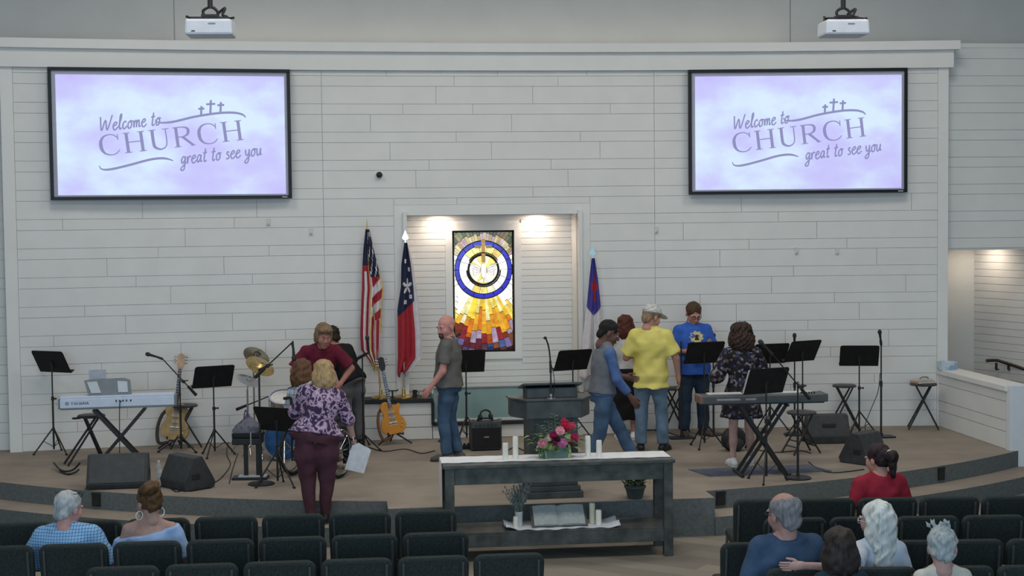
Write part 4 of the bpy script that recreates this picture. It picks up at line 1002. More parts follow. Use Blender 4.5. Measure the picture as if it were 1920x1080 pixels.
# shelf cloth
sc_ = MB(); nx, ny = 46, 8; x0, x1 = gy(944, 970, ty).x-tc_.x, gy(1156, 970, ty).x-tc_.x; vs = []
for j in range(ny+1):
    for i in range(nx+1):
        a, b_ = i/nx, j/ny; x = x0+(x1-x0)*a; y = -.21+.34*b_
        e = min(a, 1-a)*9; z = .293+.004*math.sin(a*40+b_*9)+(.035*max(0, 1-e) * (1+.6*math.sin(b_*11+a*5)))
        y += .02*math.sin(a*12)*(1 if j == 0 else .3); vs.append((x, y, z))
sc_.add(vs, [(j*(nx+1)+i, j*(nx+1)+i+1, (j+1)*(nx+1)+i+1, (j+1)*(nx+1)+i) for j in range(ny) for i in range(nx)])
o = sc_.build('shelf_cloth', CLOTHW, None, True); o.location = (tc_.x, tc_.y, 0); tag(o, 'crumpled white cloth under the open book on the shelf', 'cloth')
md = o.modifiers.new('thick', 'SOLIDIFY'); md.thickness = .006; md.offset = 1
# open book
bkx = gy(1046, 965, ty).x
ob = thing('open_book', 'large open book propped up on the table shelf', 'book', (bkx, ty-.14, .302), 0)
rot = rx(R_(-48)); PG = mat('book_pages', (.40, .44, .43), .7, var=.05, scale=30)
def BP(x, y, z): return rot @ Vector((x, y, z))+Vector((0, 0, .012))
for s in (-1, 1):
    m = MB(); pr = [(0, .004), (.03, .024), (.10, .030), (.20, .026), (.255, .018), (.255, 0), (0, 0)]
    m.prism([(s*a, b_) for a, b_ in pr], BP(0, 0, 0), rot @ Vector((1, 0, 0)), rot @ Vector((0, -1, 0)), -.235)
    m.build('page_block', PG, ob)
m = MB().box(BP(0, .006, .118), (.56, .010, .265), rot); m.build('cover', mat('book_cover', (.11, .10, .095), .6), ob, bevel=.003)
MB().box(BP(0, .05, .20)-Vector((0, -.03, .06)), (.06, .012, .20), rx(R_(20))).build('easel_strut', DARKW, ob)
# little vase with lavender
vx = gy(972, 960, ty).x; vy = ty-.03
vs_ = thing('vase', 'small white ceramic vase with grey-green lavender stems on the shelf', 'vase', (vx, vy, .297), 0)
MB().lathe([(.034, 0), (.036, .02), (.038, .10), (.041, .15), (.036, .15), (.03, .02)], 18).build('pot', mat('ceramic', (.62, .64, .66), .3), vs_, True)
rg = random.Random(11); STG = mat('lavender_leaf', (.13, .20, .17), .7, var=.2, scale=40); STL = mat('lavender_stem', (.24, .24, .24), .7, var=.2, scale=40)
for k in range(34):
    a = rg.random()*6.28; l = .12+.19*rg.random(); sp = .03+.10*rg.random()
    e = Vector((math.cos(a)*sp*1.3, math.sin(a)*sp*.8, .13+l)); m = MB()
    m.tube([(math.cos(a)*.015, math.sin(a)*.015, .12), (e.x*.5, e.y*.5, .13+l*.55), e], [.003, .003, .002], 5)
    for q in range(5):
        f = .45+.12*q; c = Vector((e.x*f, e.y*f, .13+l*f)); aa = rg.random()*6.28
        m.sph(c+Vector((math.cos(aa)*.012, math.sin(aa)*.012, .008)), (.006, .006, .016), 6)
    m.build('stem', STG if k % 2 else STL, vs_)
# flower arrangement
fx = gy(1040, 860, ty).x
fa = thing('flower_arrangement', 'pink and magenta flower arrangement in a green box on the table', 'flowers', (fx, ty, TZ+.008), 0)
MB().box((0, 0, .055), (.25, .15, .11), None, 0, 1.06).build('planter', mat('planter_green', (.13, .20, .155), .5, var=.1), fa, bevel=.006)
GRN = mat('leaf_green', (.10, .19, .07), .6, var=.3, scale=30); GRL_ = mat('leaf_lime', (.33, .42, .16), .6, var=.2, scale=30); GRD = mat('leaf_dark', (.035, .06, .04), .6, var=.2, scale=30)
SAGE = mat('leaf_sage', (.36, .43, .38), .7, var=.1)
def leaf(m, c, d, L, wd, up=Vector((0, 0, 1))):
    d = d.normalized(); s = d.cross(up); s = s.normalized() if s.length > .01 else Vector((1, 0, 0)); n = s.cross(d)
    m.add([c, c+d*L*.4+s*wd+n*L*.06, c+d*L-n*L*.10, c+d*L*.4-s*wd+n*L*.06, c+d*L*.5+n*L*.02], [(0, 1, 4), (1, 2, 4), (2, 3, 4), (3, 0, 4)])
def rose(par, c, r, hexc, d=(0, -1, .5)):
    q = Vector((0, 0, 1)).rotation_difference(Vector(d).normalized()).to_matrix(); m = MB(); gr = 2.4
    for ring in range(4):
        rr = r*(1-.24*ring); n = 6-ring
        for k in range(n):
            a = 2*math.pi*k/n+ring*.6
            pts = [Vector((0, 0, -.3*r+ring*.12*r)), Vector((math.cos(a-.62)*rr, math.sin(a-.62)*rr, r*(.10+.22*ring))), Vector((math.cos(a)*rr*1.08, math.sin(a)*rr*1.08, r*(.30+.22*ring))), Vector((math.cos(a+.62)*rr, math.sin(a+.62)*rr, r*(.10+.22*ring)))]
            m.add([c+q @ p for p in pts], [(0, 1, 2), (0, 2, 3)])
    m.sph(c+q @ Vector((0, 0, .15*r)), (r*.5, r*.5, r*.55), 8)
    return m.build('flower', mat('petal_'+hexc, hexc, .6, var=.12, scale=40), par)
for (px, py, r, c, dy) in ((1017, 832, .048, '#d88aa0', -.09), (1027, 823, .036, '#d8c9b4', -.05), (1038, 817, .045, '#8e2350', -.07), (1050, 808, .045, '#e29aa6', -.08), (1033, 838, .034, '#a8b868', -.09),
                           (1054, 831, .05, '#c878a4', -.10), (1045, 824, .03, '#3a1226', -.10), (1041, 829, .036, '#9a2a58', -.09), (1065, 820, .036, '#b8c890', -.05), (1077, 820, .042, '#b02a58', -.06),
                           (1060, 796, .046, '#c02a48', .0), (1073, 798, .036, '#d05068', .02), (1057, 789, .03, '#c83a58', .02), (1063, 805, .035, '#a8304c', .0), (1023, 838, .03, '#7e9a58', -.1), (1068, 834, .028, '#7a2040', -.07)):
    p = gy(px, py, ty+dy)-Vector((fx, ty, TZ+.008)); rose(fa, p, r, c)
rg = random.Random(5)
for k in range(150):
    a = rg.random()*6.28; rad = .05+.14*rg.random(); z = .08+.15*rg.random(); m = MB(); c = Vector((math.cos(a)*rad*1.3, math.sin(a)*rad*.6, z)); d = Vector((math.cos(a), math.sin(a)*.8-.2, rg.random()*1.0-.3))
    leaf(m, c, d, .05+.05*rg.random(), .016+.01*rg.random()); m.build('leaf', (GRN, GRD, GRL_)[k % 3], fa)
for (sx, sy, tx_, tz, n) in ((.02, .02, .0, .44, 5), (-.03, .02, -.16, .33, 5), (.03, .03, .06, .34, 4), (.10, .03, .24, .33, 5), (.12, 0, .26, .22, 4), (.1, .02, .2, .27, 4), (-.05, 0, -.06, .36, 4)):
    m = MB(); A, B = Vector((sx, sy, .12)), Vector((tx_, sy, tz)); m.tube(smooth_path([A, (A+B)/2+Vector((0, -.02, .03)), B], 5), .003, 5); stm = m.build('stem', GRN, fa)
    for q in range(n*2):
        f = .4+.6*q/(n*2); c = A+(B-A)*f; lm = MB(); leaf(lm, c, Vector(((-1)**q, -.3, .5)), .055, .020); lm.build('leaf', SAGE, stm)
for (x0, z0) in ((-.13, .12), (.13, .12), (-.09, .10), (.12, .16), (-.15, .06), (-.12, .03)):
    m = MB(); m.tube(smooth_path([(x0*.6, -.07, .13), (x0, -.10, .14), (x0*1.12, -.10, .06), (x0*1.05, -.10, .01)], 4), .007, 6); m.build('trailing_stem', GRL_ if x0 > -.1 else GRN, fa, True)
# potted plant on the stage edge
pp = gz(1193, 936, PZ); pp.y = max(pp.y, BY+.12)
po = thing('potted_plant', 'leafy green plant in a dark grey pot at the stage edge, under the table top', 'plant', pp, 0)
MB().lathe([(.075, 0), (.08, .01), (.105, .11), (.115, .115), (.117, .135), (.10, .135), (.09, .10)], 24).build('pot', mat('pot_grey', (.07, .09, .09), .5), po, True)
MB().lathe([(.11, .0), (.003, .004)], 20, (0, 0, .11)).build('soil', mat('soil', (.03, .025, .02), .9), po)
for k in range(90):
    a = rg.random()*6.28; rad = .02+.09*rg.random(); m = MB(); c = Vector((math.cos(a)*rad, math.sin(a)*rad, .12+.10*rg.random())); leaf(m, c, Vector((math.cos(a), math.sin(a), .4+rg.random()*1.2)), .07+.06*rg.random(), .018); m.build('leaf', (GRN, GRD, GRD)[k % 3], po)
for k in range(8):
    a = -.3+rg.random(); c = Vector((.12+.03*rg.random(), -.03, .14+.1*rg.random())); m = MB(); leaf(m, c, Vector((1, -.3, .3)), .05, .014); m.build('leaf', GRL_, po)
# ---- mat, backpack, bottle, cables, papers
a, b_ = gz(1292, 882, PZ), gz(1448, 892, PZ)
m = MB(); q = [gz(1290, 881, PZ), gz(1330, 894, PZ), gz(1560, 884, PZ), gz(1515, 872, PZ)]
m.add([(p.x, p.y, PZ) for p in q]+[(p.x, p.y, PZ+.008) for p in q], [(0, 1, 2, 3), (4, 5, 6, 7), (0, 1, 5, 4), (1, 2, 6, 5), (2, 3, 7, 6), (3, 0, 4, 7)])
tag(m.build('floor_mat', mat('mat_blue', (.10, .115, .16), .9, var=.1, bump=.4, bscale=200)), 'thin blue-grey mat under the dark keyboard', 'mat')
bp0 = gz(1376, 845, PZ)
bk = thing('backpack', 'black backpack slumped on the stage behind the curly-haired woman', 'backpack', bp0, .2)
m = MB().sph((0, 0, .15), (.17, .11, .16), 20); m.v = [(x*(1-.25*(z-.15)), y, max(z, 0)) for x, y, z in m.v]; m.build('body', BLACKP, bk, True)
m = MB().sph((-.02, -.08, .10), (.12, .05, .09), 16); m.v = [(x, y, max(z, 0)) for x, y, z in m.v]; m.build('pocket', SPK, bk, True)
MB().tube(smooth_path([(-.05, 0, .29), (0, 0, .35), (.05, 0, .29)]), .010, 8).build('carry_loop', BLACKP, bk, True)
MB().tube(smooth_path([(.10, .05, .25), (.20, .0, .15), (.16, .0, .02)]), .014, 8).build('strap', BLACKP, bk, True)
wb = gz(298, 898, PZ)
bt = thing('water_bottle', 'clear plastic water bottle standing between the two left floor monitors', 'bottle', wb)
m = bpy.data.materials.new('clear_plastic'); m.use_nodes = True; nb = m.node_tree.nodes['Principled BSDF']; nb.inputs['Transmission Weight'].default_value = .75; nb.inputs['Roughness'].default_value = .08; nb.inputs['Base Color'].default_value = (.85, .9, .95, 1); nb.inputs['IOR'].default_value = 1.2
MB().lathe([(.03, 0), (.033, .01), (.031, .05), (.033, .07), (.031, .10), (.033, .13), (.026, .16), (.013, .185), (.013, .195)], 18).build('shell', m, bt, True)
MB().lathe([(.0335, .075), (.0335, .12)], 18, cap=False).build('label_band', mat('bottle_label', (.6, .66, .74), .5), bt, True)
MB().lathe([(.0145, .195), (.0145, .212), (.004, .213)], 14).build('cap', mat('cap_white', (.75, .75, .75), .4), bt, True)
CBL = [(['#', (300, 915), (308, 905), (330, 922), (345, 914)], 'black cable trailing from the angled left floor monitor'),
       (['#', (365, 903), (400, 905), (420, 890), (432, 870), (425, 850), (430, 820)], 'black cable curving across the stage left of the drum module'),
       (['#', (430, 906), (436, 880), (446, 850)], 'thin cable running up to the drum module'),
       (['#', (690, 838), (720, 846), (760, 842), (790, 850), (815, 845)], 'cable lying on the stage between the guitar stand and the bald man'),
       (['#', (945, 850), (965, 838), (985, 845), (1000, 835)], 'cable coil beside the amplifier'),
       (['#', (1180, 812), (1230, 806), (1275, 818)], 'cable behind the man in the yellow shirt'),
       (['#', (1415, 842), (1450, 848), (1500, 845), (1520, 850)], 'cable across the stage behind the dark keyboard'),
       (['#', (1516, 866), (1535, 880), (1560, 886), (1590, 884), (1620, 880)], 'cable looping to the right floor monitor'),
       (['#', (1652, 822), (1640, 820), (1628, 800), (1640, 760)], 'thin grey cable by the rightmost microphone stand')]
for pts, lb in CBL:
    P = [gz(x, y, PZ+.007) for x, y in pts[1:]]
    if 'rightmost' in lb: P = [gz(1648, 824, PZ+.007), gz(1630, 822, PZ+.007)]+[gy(x, y, P[0].y) for x, y in ((1622, 800), (1632, 770), (1646, 735), (1650, 700))]
    tag(MB().tube(smooth_path(P, 6), .006, 6).build('cable', BLACKP if 'grey' not in lb else GREYM, None, True), lb, 'cable', 'stage cables')
ph = thing('power_strip', 'small black power box on the floor left of the amplifier', 'power strip', gz(872, 842, PZ), .2)
MB().b2(-.09, .09, -.04, .04, 0, .05).build('case', BLACKP, ph, bevel=.008)
for k in range(3): MB().b2(-.07+k*.05, -.045+k*.05, -.02, .02, .05, .075).build('plug', BLACKP, ph, bevel=.004)
pr = thing('paper_notice', 'white sheet of paper on the wall above the white keyboard', 'paper', (gy(181, 702, 19.3).x, W(gy(181, 702, 19.3).x)-.012, gy(181, 710, 19.3).z))
MB().b2(-.12, .12, 0, .006, 0, .12).build('sheet', mat('notice_blue', (.50, .55, .66), .8), pr); MB().b2(-.01, .01, -.002, .0, .10, .115).build('tape', mat('tape', (.6, .6, .58), .6), pr)
cup = thing('cup', 'small dark cup on the ledge beside the right flag base', 'cup', (gy(778, 745, 19.35).x, 19.36, PZ+.555))
MB().lathe([(.028, 0), (.032, .10), (.029, .10), (.025, .01)], 16).build('wall', BLACKP, cup, True); MB().tube(smooth_path([(.03, 0, .08), (.06, 0, .06), (.03, 0, .03)]), .005, 6).build('ear', BLACKP, cup, True)
# ---- flags
def flag(name, label, base, top, spec, shape, mats, fin, mfun, rows=96, cols=60, pr=.012, depth=.035, folds=3.2):
    """base/top: pole ends; shape: rows of (b, left, right) in metres around the pole top, downwards"""
    t = thing(name, label, 'flag', base)
    T = top-base
    MB().cyl((0, 0, .05), T, pr, n=10).build('pole', spec, t, True)
    MB().lathe([(.13, 0), (.13, .012), (.10, .03), (.035, .045), (.022, .05), (.02, .12), (.014, .13)], 24).build('base', BRASS, t, True)
    if fin == 'spear':
        m = MB(); m.prism([(0, .15), (.03, .08), (.045, .045), (.03, .02), (.008, .02), (.008, -.02), (-.008, -.02), (-.008, .02), (-.03, .02), (-.045, .045), (-.03, .08)][::-1], T+Vector((0, .006, .02)), (1, 0, 0), (0, 0, 1), .012); m.build('finial', mat('finial_silver', (.65, .75, .70), .2, 1, var=.02), t)
    else: MB().cyl(T, T+Vector((0, 0, .14)), .008, .003, n=8).sph(T, .02, 10).build('finial', BRASS, t, True)
    bs = [q[0] for q in shape]; ls = [q[1] for q in shape]; rs = [q[2] for q in shape]; L = bs[-1]
    m = MB(); vs = []
    for j in range(rows+1):
        b_ = L*j/rows; l = float(np.interp(b_, bs, ls)); r = float(np.interp(b_, bs, rs))
        for i in range(cols+1):
            a = i/cols; x = l+(r-l)*a
            vs.append((T.x+x, T.y-.035+depth*math.sin(a*folds*2*math.pi+1.3*b_)*(.35+.65*b_/L), T.z-b_-(.05*math.sin(a*9) if j == rows else 0)))
    c1 = cols+1
    for j in range(rows):
        for i in range(cols):
            m.add([], []); m.f.append((j*c1+i, j*c1+i+1, (j+1)*c1+i+1, (j+1)*c1+i)); m.m.append(mfun((i+.5)/cols, (j+.5)/rows))
    m.v = vs; o = m.build('cloth', mats, t, True)
    md = o.modifiers.new('thick', 'SOLIDIFY'); md.thickness = .004
    return t
RED = mat('flag_red', (.38, .025, .04), .7, var=.06); FWHT = mat('flag_white', (.66, .62, .64), .7, var=.04); NAVY = mat('flag_navy', (.018, .022, .055), .7, var=.1); FBLUE = mat('flag_blue', (.06, .05, .27), .7, var=.06); FRNG = mat('gold_fringe', (.62, .42, .10), .6, var=.2, scale=60)
POLE_W = mat('pole_oak', (.36, .25, .13), .5, var=.1)
b0 = Vector((gy(714, 742, 19.37).x, 19.37, PZ+.555)); t0 = gy(688, 430, 19.42)
def us(a, b_):
    if a > .93 and .30 < b_ < .75: return 3
    if b_ > .965 or (abs(a-(.38+.1*b_)) < .025 and b_ > .03): return 3
    if b_ < .34 and a > .40+.0*b_: 
        if (int(a*17)+int(b_*40)) % 5 == 0: return 1
        return 2
    if b_ < .3 and a < .4: return 2 if b_ < .26 else 0
    if a > .5 and b_ < .66: return 0 if int((b_*14+a*2.2)) % 2 == 0 else 1
    return 0 if int(a*7.99) % 2 == 0 else 1
flag('flag', 'red and white striped national flag with stars, hanging from the leftmost pole', b0, t0, POLE_W,
     [(0, -.02, .03), (.25, -.05, .08), (.5, -.07, .14), (.8, -.08, .21), (.95, -.09, .19), (1.15, -.10, .18), (1.4, -.11, .17), (1.62, -.10, .16), (1.75, .0, .13), (1.86, .06, .11)], [RED, FWHT, NAVY, FRNG], 'rod', us)
b1 = Vector((gy(757, 742, 19.37).x, 19.37, PZ+.555)); t1 = gy(760, 455, 19.4)
def tx(a, b_):
    if b_ < .57 - .16*a and a < .78:
        da, db = (a-.42)*.5, (b_-.33)*2.4
        r = math.hypot(da, db); th = math.atan2(db, da)
        if r < .15*(.62+.38*math.cos(5*(th+math.pi/2))): return 1
        if abs(a-.33) < .07 and (abs(b_-.14) < .014 or abs(b_-.45) < .014): return 1
        if abs(a-.62) < .07 and (abs(b_-.20) < .014 or abs(b_-.415) < .014): return 1
        return 2
    if a > .72+.0*b_: return 1
    return 0
flag('flag', 'flag with a white star on navy above red, hanging by the niche', b1, t1, mat('pole_silver', (.5, .48, .42), .35, .8), [(0, -.015, .03), (.3, -.06, .10), (.6, -.07, .14), (.9, -.12, .17), (1.2, -.12, .20), (1.55, -.12, .20), (1.7, -.13, .06), (1.76, -.13, -.02)], [RED, FWHT, NAVY, FRNG], 'spear', tx, folds=2.3)
b2 = Vector((gy(1112, 735, 19.37).x, 19.37, PZ+.555)); t2 = gy(1111, 484, 19.4)
def ch(a, b_):
    if b_ < .49-.16*abs(a-.5):
        if abs(a-.52) < .11 and .14 < b_ < .36: return 0
        if abs(b_-.24) < .03 and abs(a-.52) < .30: return 0
        return 2
    return 1
flag('flag', 'white flag with a red cross on blue, right of the niche', b2, t2, mat('pole_silver', 0), [(0, -.015, .025), (.3, -.05, .07), (.6, -.08, .10), (.9, -.12, .12), (1.3, -.17, .15), (1.62, -.2, .16)], [RED, FWHT, FBLUE, FRNG], 'spear', ch, folds=2.0)
# ---- chairs of the hall
VIN = mat('chair_fabric', (.026, .033, .032), .75, var=.15, scale=60, bump=.2, bscale=300, spec=.2); CFR = mat('chair_tube', (.09, .10, .10), .35, .5, var=.05)
def make_chair():
    t = thing('stacking_chair', 'x', 'chair')
    W2 = .265
    pts = [(-W2, .40), (-W2, .80)]; pl = [(-W2+.01, .44)]
    r = .07
    for cx, a0 in ((-W2+r, 180), (W2-r, 90)):
        for k in range(6): a = R_(a0-18*k); pl.append((cx+r*math.cos(a), .875-r+r*math.sin(a)))
    pl.append((W2-.01, .44))
    lean = rx(R_(10)); o = Vector((0, .075, 0))
    def Lp(x, y, z): return lean @ Vector((x, y, z))+o
    m = MB(); m.prism(pl, Lp(0, .03, 0), lean @ Vector((1, 0, 0)), lean @ Vector((0, 0, 1)), .058); m.build('backrest', VIN, t, bevel=.022)
    for s in (-1, 1):
        MB().tube([Lp(s*(W2-.045), -.034, .46), Lp(s*(W2-.045), -.036, .80), Lp(s*(W2-.045), -.028, .835)], .0125, 8).build('back_tube', CFR, t, True)
        MB().tube(smooth_path([Lp(s*(W2-.045), -.034, .48), Lp(s*(W2-.04), -.02, .42), (s*.235, .04, .30), (s*.245, -.02, .01)], 5), .0125, 8).build('leg', CFR, t, True)
        MB().tube(smooth_path([(s*.235, .06, .40), (s*.235, .42, .41), (s*.24, .45, .36), (s*.245, .47, .01)], 5), .0125, 8).build('leg', CFR, t, True)
    m = MB(); m.box((0, .28, .445), (.50, .47, .075)); m.build('seat', VIN, t, bevel=.03)
    return t
proto = make_chair(); used = [False]
def chair(x, ytop, label, rot=0):
    o = proto if not used[0] else copy_tree(proto); used[0] = True
    o.location = (x, ytop+.055, 0); o.rotation_euler = (0, 0, R_(rot)); o['label'] = label; o['group'] = 'dark padded chairs in rows'; return o
ORD = ['aisle chair', 'second chair from the aisle', 'third chair from the aisle', 'fourth chair from the aisle', 'fifth chair from the aisle', 'sixth chair from the aisle', 'seventh chair from the aisle']
for nm_, yb, x0, n, row in (('front', 12.26, .675, 7, 0), ('second', 11.38, .70, 7, 1), ('third', 10.56, 1.195, 6, 2)):
    for i in range(n): chair(x0-i*.563, yb+i*.012, 'dark padded chair, left block, %s row, %s' % (nm_, ORD[i]), -1.5)
for nm_, yb, x0, n in (('front', 12.24, 3.65, 5), ('second', 11.44, 3.68, 5), ('third', 10.62, 3.10, 5), ('fourth', 9.78, 3.20, 4)):
    for i in range(n): chair(x0+i*.545, yb-i*.058, 'dark padded chair, right block, %s row, %s' % (nm_, ORD[i]), -6)
# ================================================================== PEOPLE
V = lambda *a: np.array(a, float)
class SDF:
    """distance field of smoothly merged tapered limbs, ellipsoids and lofts -> one continuous surface"""
    def __init__(s, h): s.h = h; s.P = []; s.cutz = None; s.noise = 0; s.nf = 30; s.cuts = []
    def rc(s, a, b, ra, rb, k=.03, fa=False, fb=False, sub=False):
        a, b = np.array(a, float), np.array(b, float); r = max(ra, rb)
        s.P.append(('rc', np.minimum(a, b)-r, np.maximum(a, b)+r, k, sub, (a, b, ra, rb, fa, fb)))
    def el(s, c, r, R=None, k=.03, sub=False):
        c = np.array(c, float); r = np.array(r, float); m = r.max()
        s.P.append(('el', c-m, c+m, k, sub, (c, r, R)))
    def loft(s, c0, c1, st, xd, k=.03, sub=False):
        c0, c1 = np.array(c0, float), np.array(c1, float); ax = c1-c0; L = np.linalg.norm(ax); ax = ax/L
        xd = np.array(xd, float); xd = xd-ax*xd.dot(ax); xd /= np.linalg.norm(xd); yd = np.cross(ax, xd)
        st = np.array([(list(q)+[0, 0])[:5] for q in st], float); m = (np.abs(st[:, 1:3])+np.abs(st[:, 3:5])).max()
        e0, e1 = c0+ax*L*st[0, 0], c0+ax*L*st[-1, 0]
        s.P.append(('lf', np.minimum(e0, e1)-m, np.maximum(e0, e1)+m, k, sub, (c0, ax, L, xd, yd, st)))
    def mesh(s):
        h = s.h; lo = np.min([p[1] for p in s.P if not p[4]], 0)-4*h; hi = np.max([p[2] for p in s.P if not p[4]], 0)+4*h
        n = np.ceil((hi-lo)/h).astype(int)+1
        X, Y, Z = [(lo[i]+h*np.arange(n[i])).astype(np.float32) for i in range(3)]
        D = np.full(n, 1.0, np.float32)
        for kind, a, b, k, sub, q in s.P:
            m = k+3*h; i0 = np.maximum(np.floor((a-m-lo)/h).astype(int), 0); i1 = np.minimum(np.ceil((b+m-lo)/h).astype(int)+1, n)
            if (i1 <= i0).any(): continue
            x, y, z = X[i0[0]:i1[0], None, None], Y[None, i0[1]:i1[1], None], Z[None, None, i0[2]:i1[2]]
            if kind == 'rc':
                A, B, ra, rb, fa, fb = q; ab = B-A; L2 = max(ab.dot(ab), 1e-9)
                tt = ((x-A[0])*ab[0]+(y-A[1])*ab[1]+(z-A[2])*ab[2])/L2; t = np.clip(tt, 0, 1)
                d = np.sqrt((x-A[0]-t*ab[0])**2+(y-A[1]-t*ab[1])**2+(z-A[2]-t*ab[2])**2)-(ra+(rb-ra)*t)
                L = math.sqrt(L2)
                if fb: d = np.maximum(d, (tt-1)*L)
                if fa: d = np.maximum(d, -tt*L)
            elif kind == 'el':
                c, r, R = q; u, v, w_ = x-c[0], y-c[1], z-c[2]
                if R is not None: u, v, w_ = [R[0, i]*u+R[1, i]*v+R[2, i]*w_ for i in range(3)]
                k0 = np.sqrt((u/r[0])**2+(v/r[1])**2+(w_/r[2])**2)
                d = (k0-1)*r.min()*.5+(k0-1)*.5*np.sqrt(u*u+v*v+w_*w_)/np.maximum(k0, 1e-4)
            else:
                c0, ax, L, xd, yd, st = q; u0, v0, w0 = x-c0[0], y-c0[1], z-c0[2]
                t = (u0*ax[0]+v0*ax[1]+w0*ax[2])/L; u = u0*xd[0]+v0*xd[1]+w0*xd[2]; v = u0*yd[0]+v0*yd[1]+w0*yd[2]
                t = t+0*u; tc = np.clip(t, st[0, 0], st[-1, 0])
                f = lambda c: np.interp(tc, st[:, 0], st[:, c]).astype(np.float32)
                rx_, ry_, u, v = f(1), f(2), u-f(3), v-f(4); k0 = np.sqrt((u/rx_)**2+(v/ry_)**2)
                d = (k0-1)*np.minimum(rx_, ry_); d = np.maximum(d, np.maximum((t-st[-1, 0])*L, (st[0, 0]-t)*L))
            S = D[i0[0]:i1[0], i0[1]:i1[1], i0[2]:i1[2]]
            if sub: d = -d; g = np.clip(.5-.5*(S-d)/k, 0, 1) if False else np.clip(.5+.5*(S-d)/k, 0, 1); D[i0[0]:i1[0], i0[1]:i1[1], i0[2]:i1[2]] = d+(S-d)*g+k*g*(1-g)
            else: g = np.clip(.5+.5*(d-S)/k, 0, 1); D[i0[0]:i1[0], i0[1]:i1[1], i0[2]:i1[2]] = d+(S-d)*g-k*g*(1-g)
        if s.noise:
            f = s.nf; x, y, z = X[:, None, None], Y[None, :, None], Z[None, None, :]
            D += s.noise*(np.sin(f*x+1.7*np.sin(f*.6*z))*np.sin(f*.7*y+f*.5*z)+.6*np.sin(f*1.1*z+f*.9*x+2*np.sin(f*.5*y))).astype(np.float32)
        for P, N in s.cuts: D = np.maximum(D, (X[:, None, None]-P[0])*N[0]+(Y[None, :, None]-P[1])*N[1]+(Z[None, None, :]-P[2])*N[2])
        if s.cutz is not None: D = np.maximum(D, (s.cutz-Z)[None, None, :])
        D[0], D[-1], D[:, 0], D[:, -1], D[:, :, 0], D[:, :, -1] = 1, 1, 1, 1, 1, 1
        I = D < 0; cn = n-1; tot = int(np.prod(cn)); acc = [np.zeros(tot) for _ in range(4)]; quads = []
        for axn in range(3):
            sl0 = [slice(None)]*3; sl1 = [slice(None)]*3; sl0[axn] = slice(0, -1); sl1[axn] = slice(1, None)
            E = np.nonzero(I[tuple(sl0)] != I[tuple(sl1)]); e = np.stack(E, 1)
            d0 = D[tuple(sl0)][E].astype(float); d1 = D[tuple(sl1)][E].astype(float); t = d0/(d0-d1)
            p = e.astype(float); p[:, axn] += t; b1, b2_ = [(1, 2), (2, 0), (0, 1)][axn]; ids = []
            for o1, o2 in ((1, 1), (0, 1), (0, 0), (1, 0)):
                c = e.copy(); c[:, b1] -= o1; c[:, b2_] -= o2; li = (c[:, 0]*cn[1]+c[:, 1])*cn[2]+c[:, 2]; ids.append(li)
                for q in range(3): acc[q] += np.bincount(li, p[:, q], tot)
                acc[3] += np.bincount(li, minlength=tot)
            Q = np.stack(ids, 1); fl = d0 > 0; Q[fl] = Q[fl][:, ::-1]; quads.append(Q)
        use = np.nonzero(acc[3])[0]; mp = np.full(tot, -1); mp[use] = np.arange(len(use))
        vv = np.stack([acc[q][use]/acc[3][use] for q in range(3)], 1)*h+lo
        return vv, mp[np.concatenate(quads)]
def np_obj(name, parts, mats, parent, smooth=True):
    """parts: list of (verts, quads, material index)"""
    me = bpy.data.meshes.new(name); vs = np.concatenate([p[0] for p in parts]); off = 0; fs = []; mi = []
    for v, f, m in parts: fs.append(f+off); mi.append(np.full(len(f), m)); off += len(v)
    fs = np.concatenate(fs); mi = np.concatenate(mi)
    me.vertices.add(len(vs)); me.vertices.foreach_set('co', vs.astype(np.float32).ravel())
    me.loops.add(fs.size); me.loops.foreach_set('vertex_index', fs.ravel().astype(np.int32))
    me.polygons.add(len(fs)); me.polygons.foreach_set('loop_start', np.arange(0, fs.size, 4, dtype=np.int32))
    for m in mats: me.materials.append(m)
    me.polygons.foreach_set('material_index', mi.astype(np.int32)); me.polygons.foreach_set('use_smooth', np.ones(len(fs), bool))
    me.update(calc_edges=True); me.validate()
    o = bpy.data.objects.new(name, me); COL.objects.link(o); o.parent = parent
    return o
def unit(a): a = np.array(a, float); return a/np.linalg.norm(a)
def tube_np(path, rs, n=6):
    m = MB(); m.tube([Vector(p) for p in path], list(rs), n, cap=False); v = np.array([tuple(p) for p in m.v]); return v, np.array(m.f)
def fingers(w_, d, th, right, curl, s):
    """four fingers and a thumb rooted in the palm; d = hand direction, th = thumb side"""
    d = unit(d); th = np.array(th, float); th = unit(th-d*th.dot(d)); n = np.cross(d, th)*(-1 if right else 1); out = []
    for i, L in enumerate((.070, .078, .072, .058)):
        o = w_+(d*.075+th*(.027-.0185*i))*s; p = [o, o+d*.02*s]; a = .15
        for seg in (.42, .32, .26):
            a += curl*(.6 if seg > .4 else .8); q = p[-1]+(d*math.cos(a)+n*math.sin(a))*L*seg*s; p.append(q)
        out.append(tube_np(p+[p[-1]+(p[-1]-p[-2])*.12], [.0098*s, .0098*s, .0092*s, .0085*s, .0072*s, .003*s]))
    o = w_+(d*.025+th*.026)*s; a = unit(d*.75+th*.62+n*.2); b = unit(d*.95+th*.2+n*(.15+.4*curl))
    out.append(tube_np([o, o+a*.034*s, o+a*.034*s+b*.03*s, o+a*.034*s+b*.054*s, o+a*.034*s+b*.06*s], [.0125*s, .0115*s, .0105*s, .0085*s, .003*s]))
    return out, n, th
SK = {}
def skin(hexc):
    return mat('skin_'+hexc, hexc, .55, var=.05, scale=25, spec=.25)
EYEW = mat('eye_white', (.62, .60, .58), .25, var=0); EYED = mat('eye_dark', (.02, .015, .012), .2, var=0)
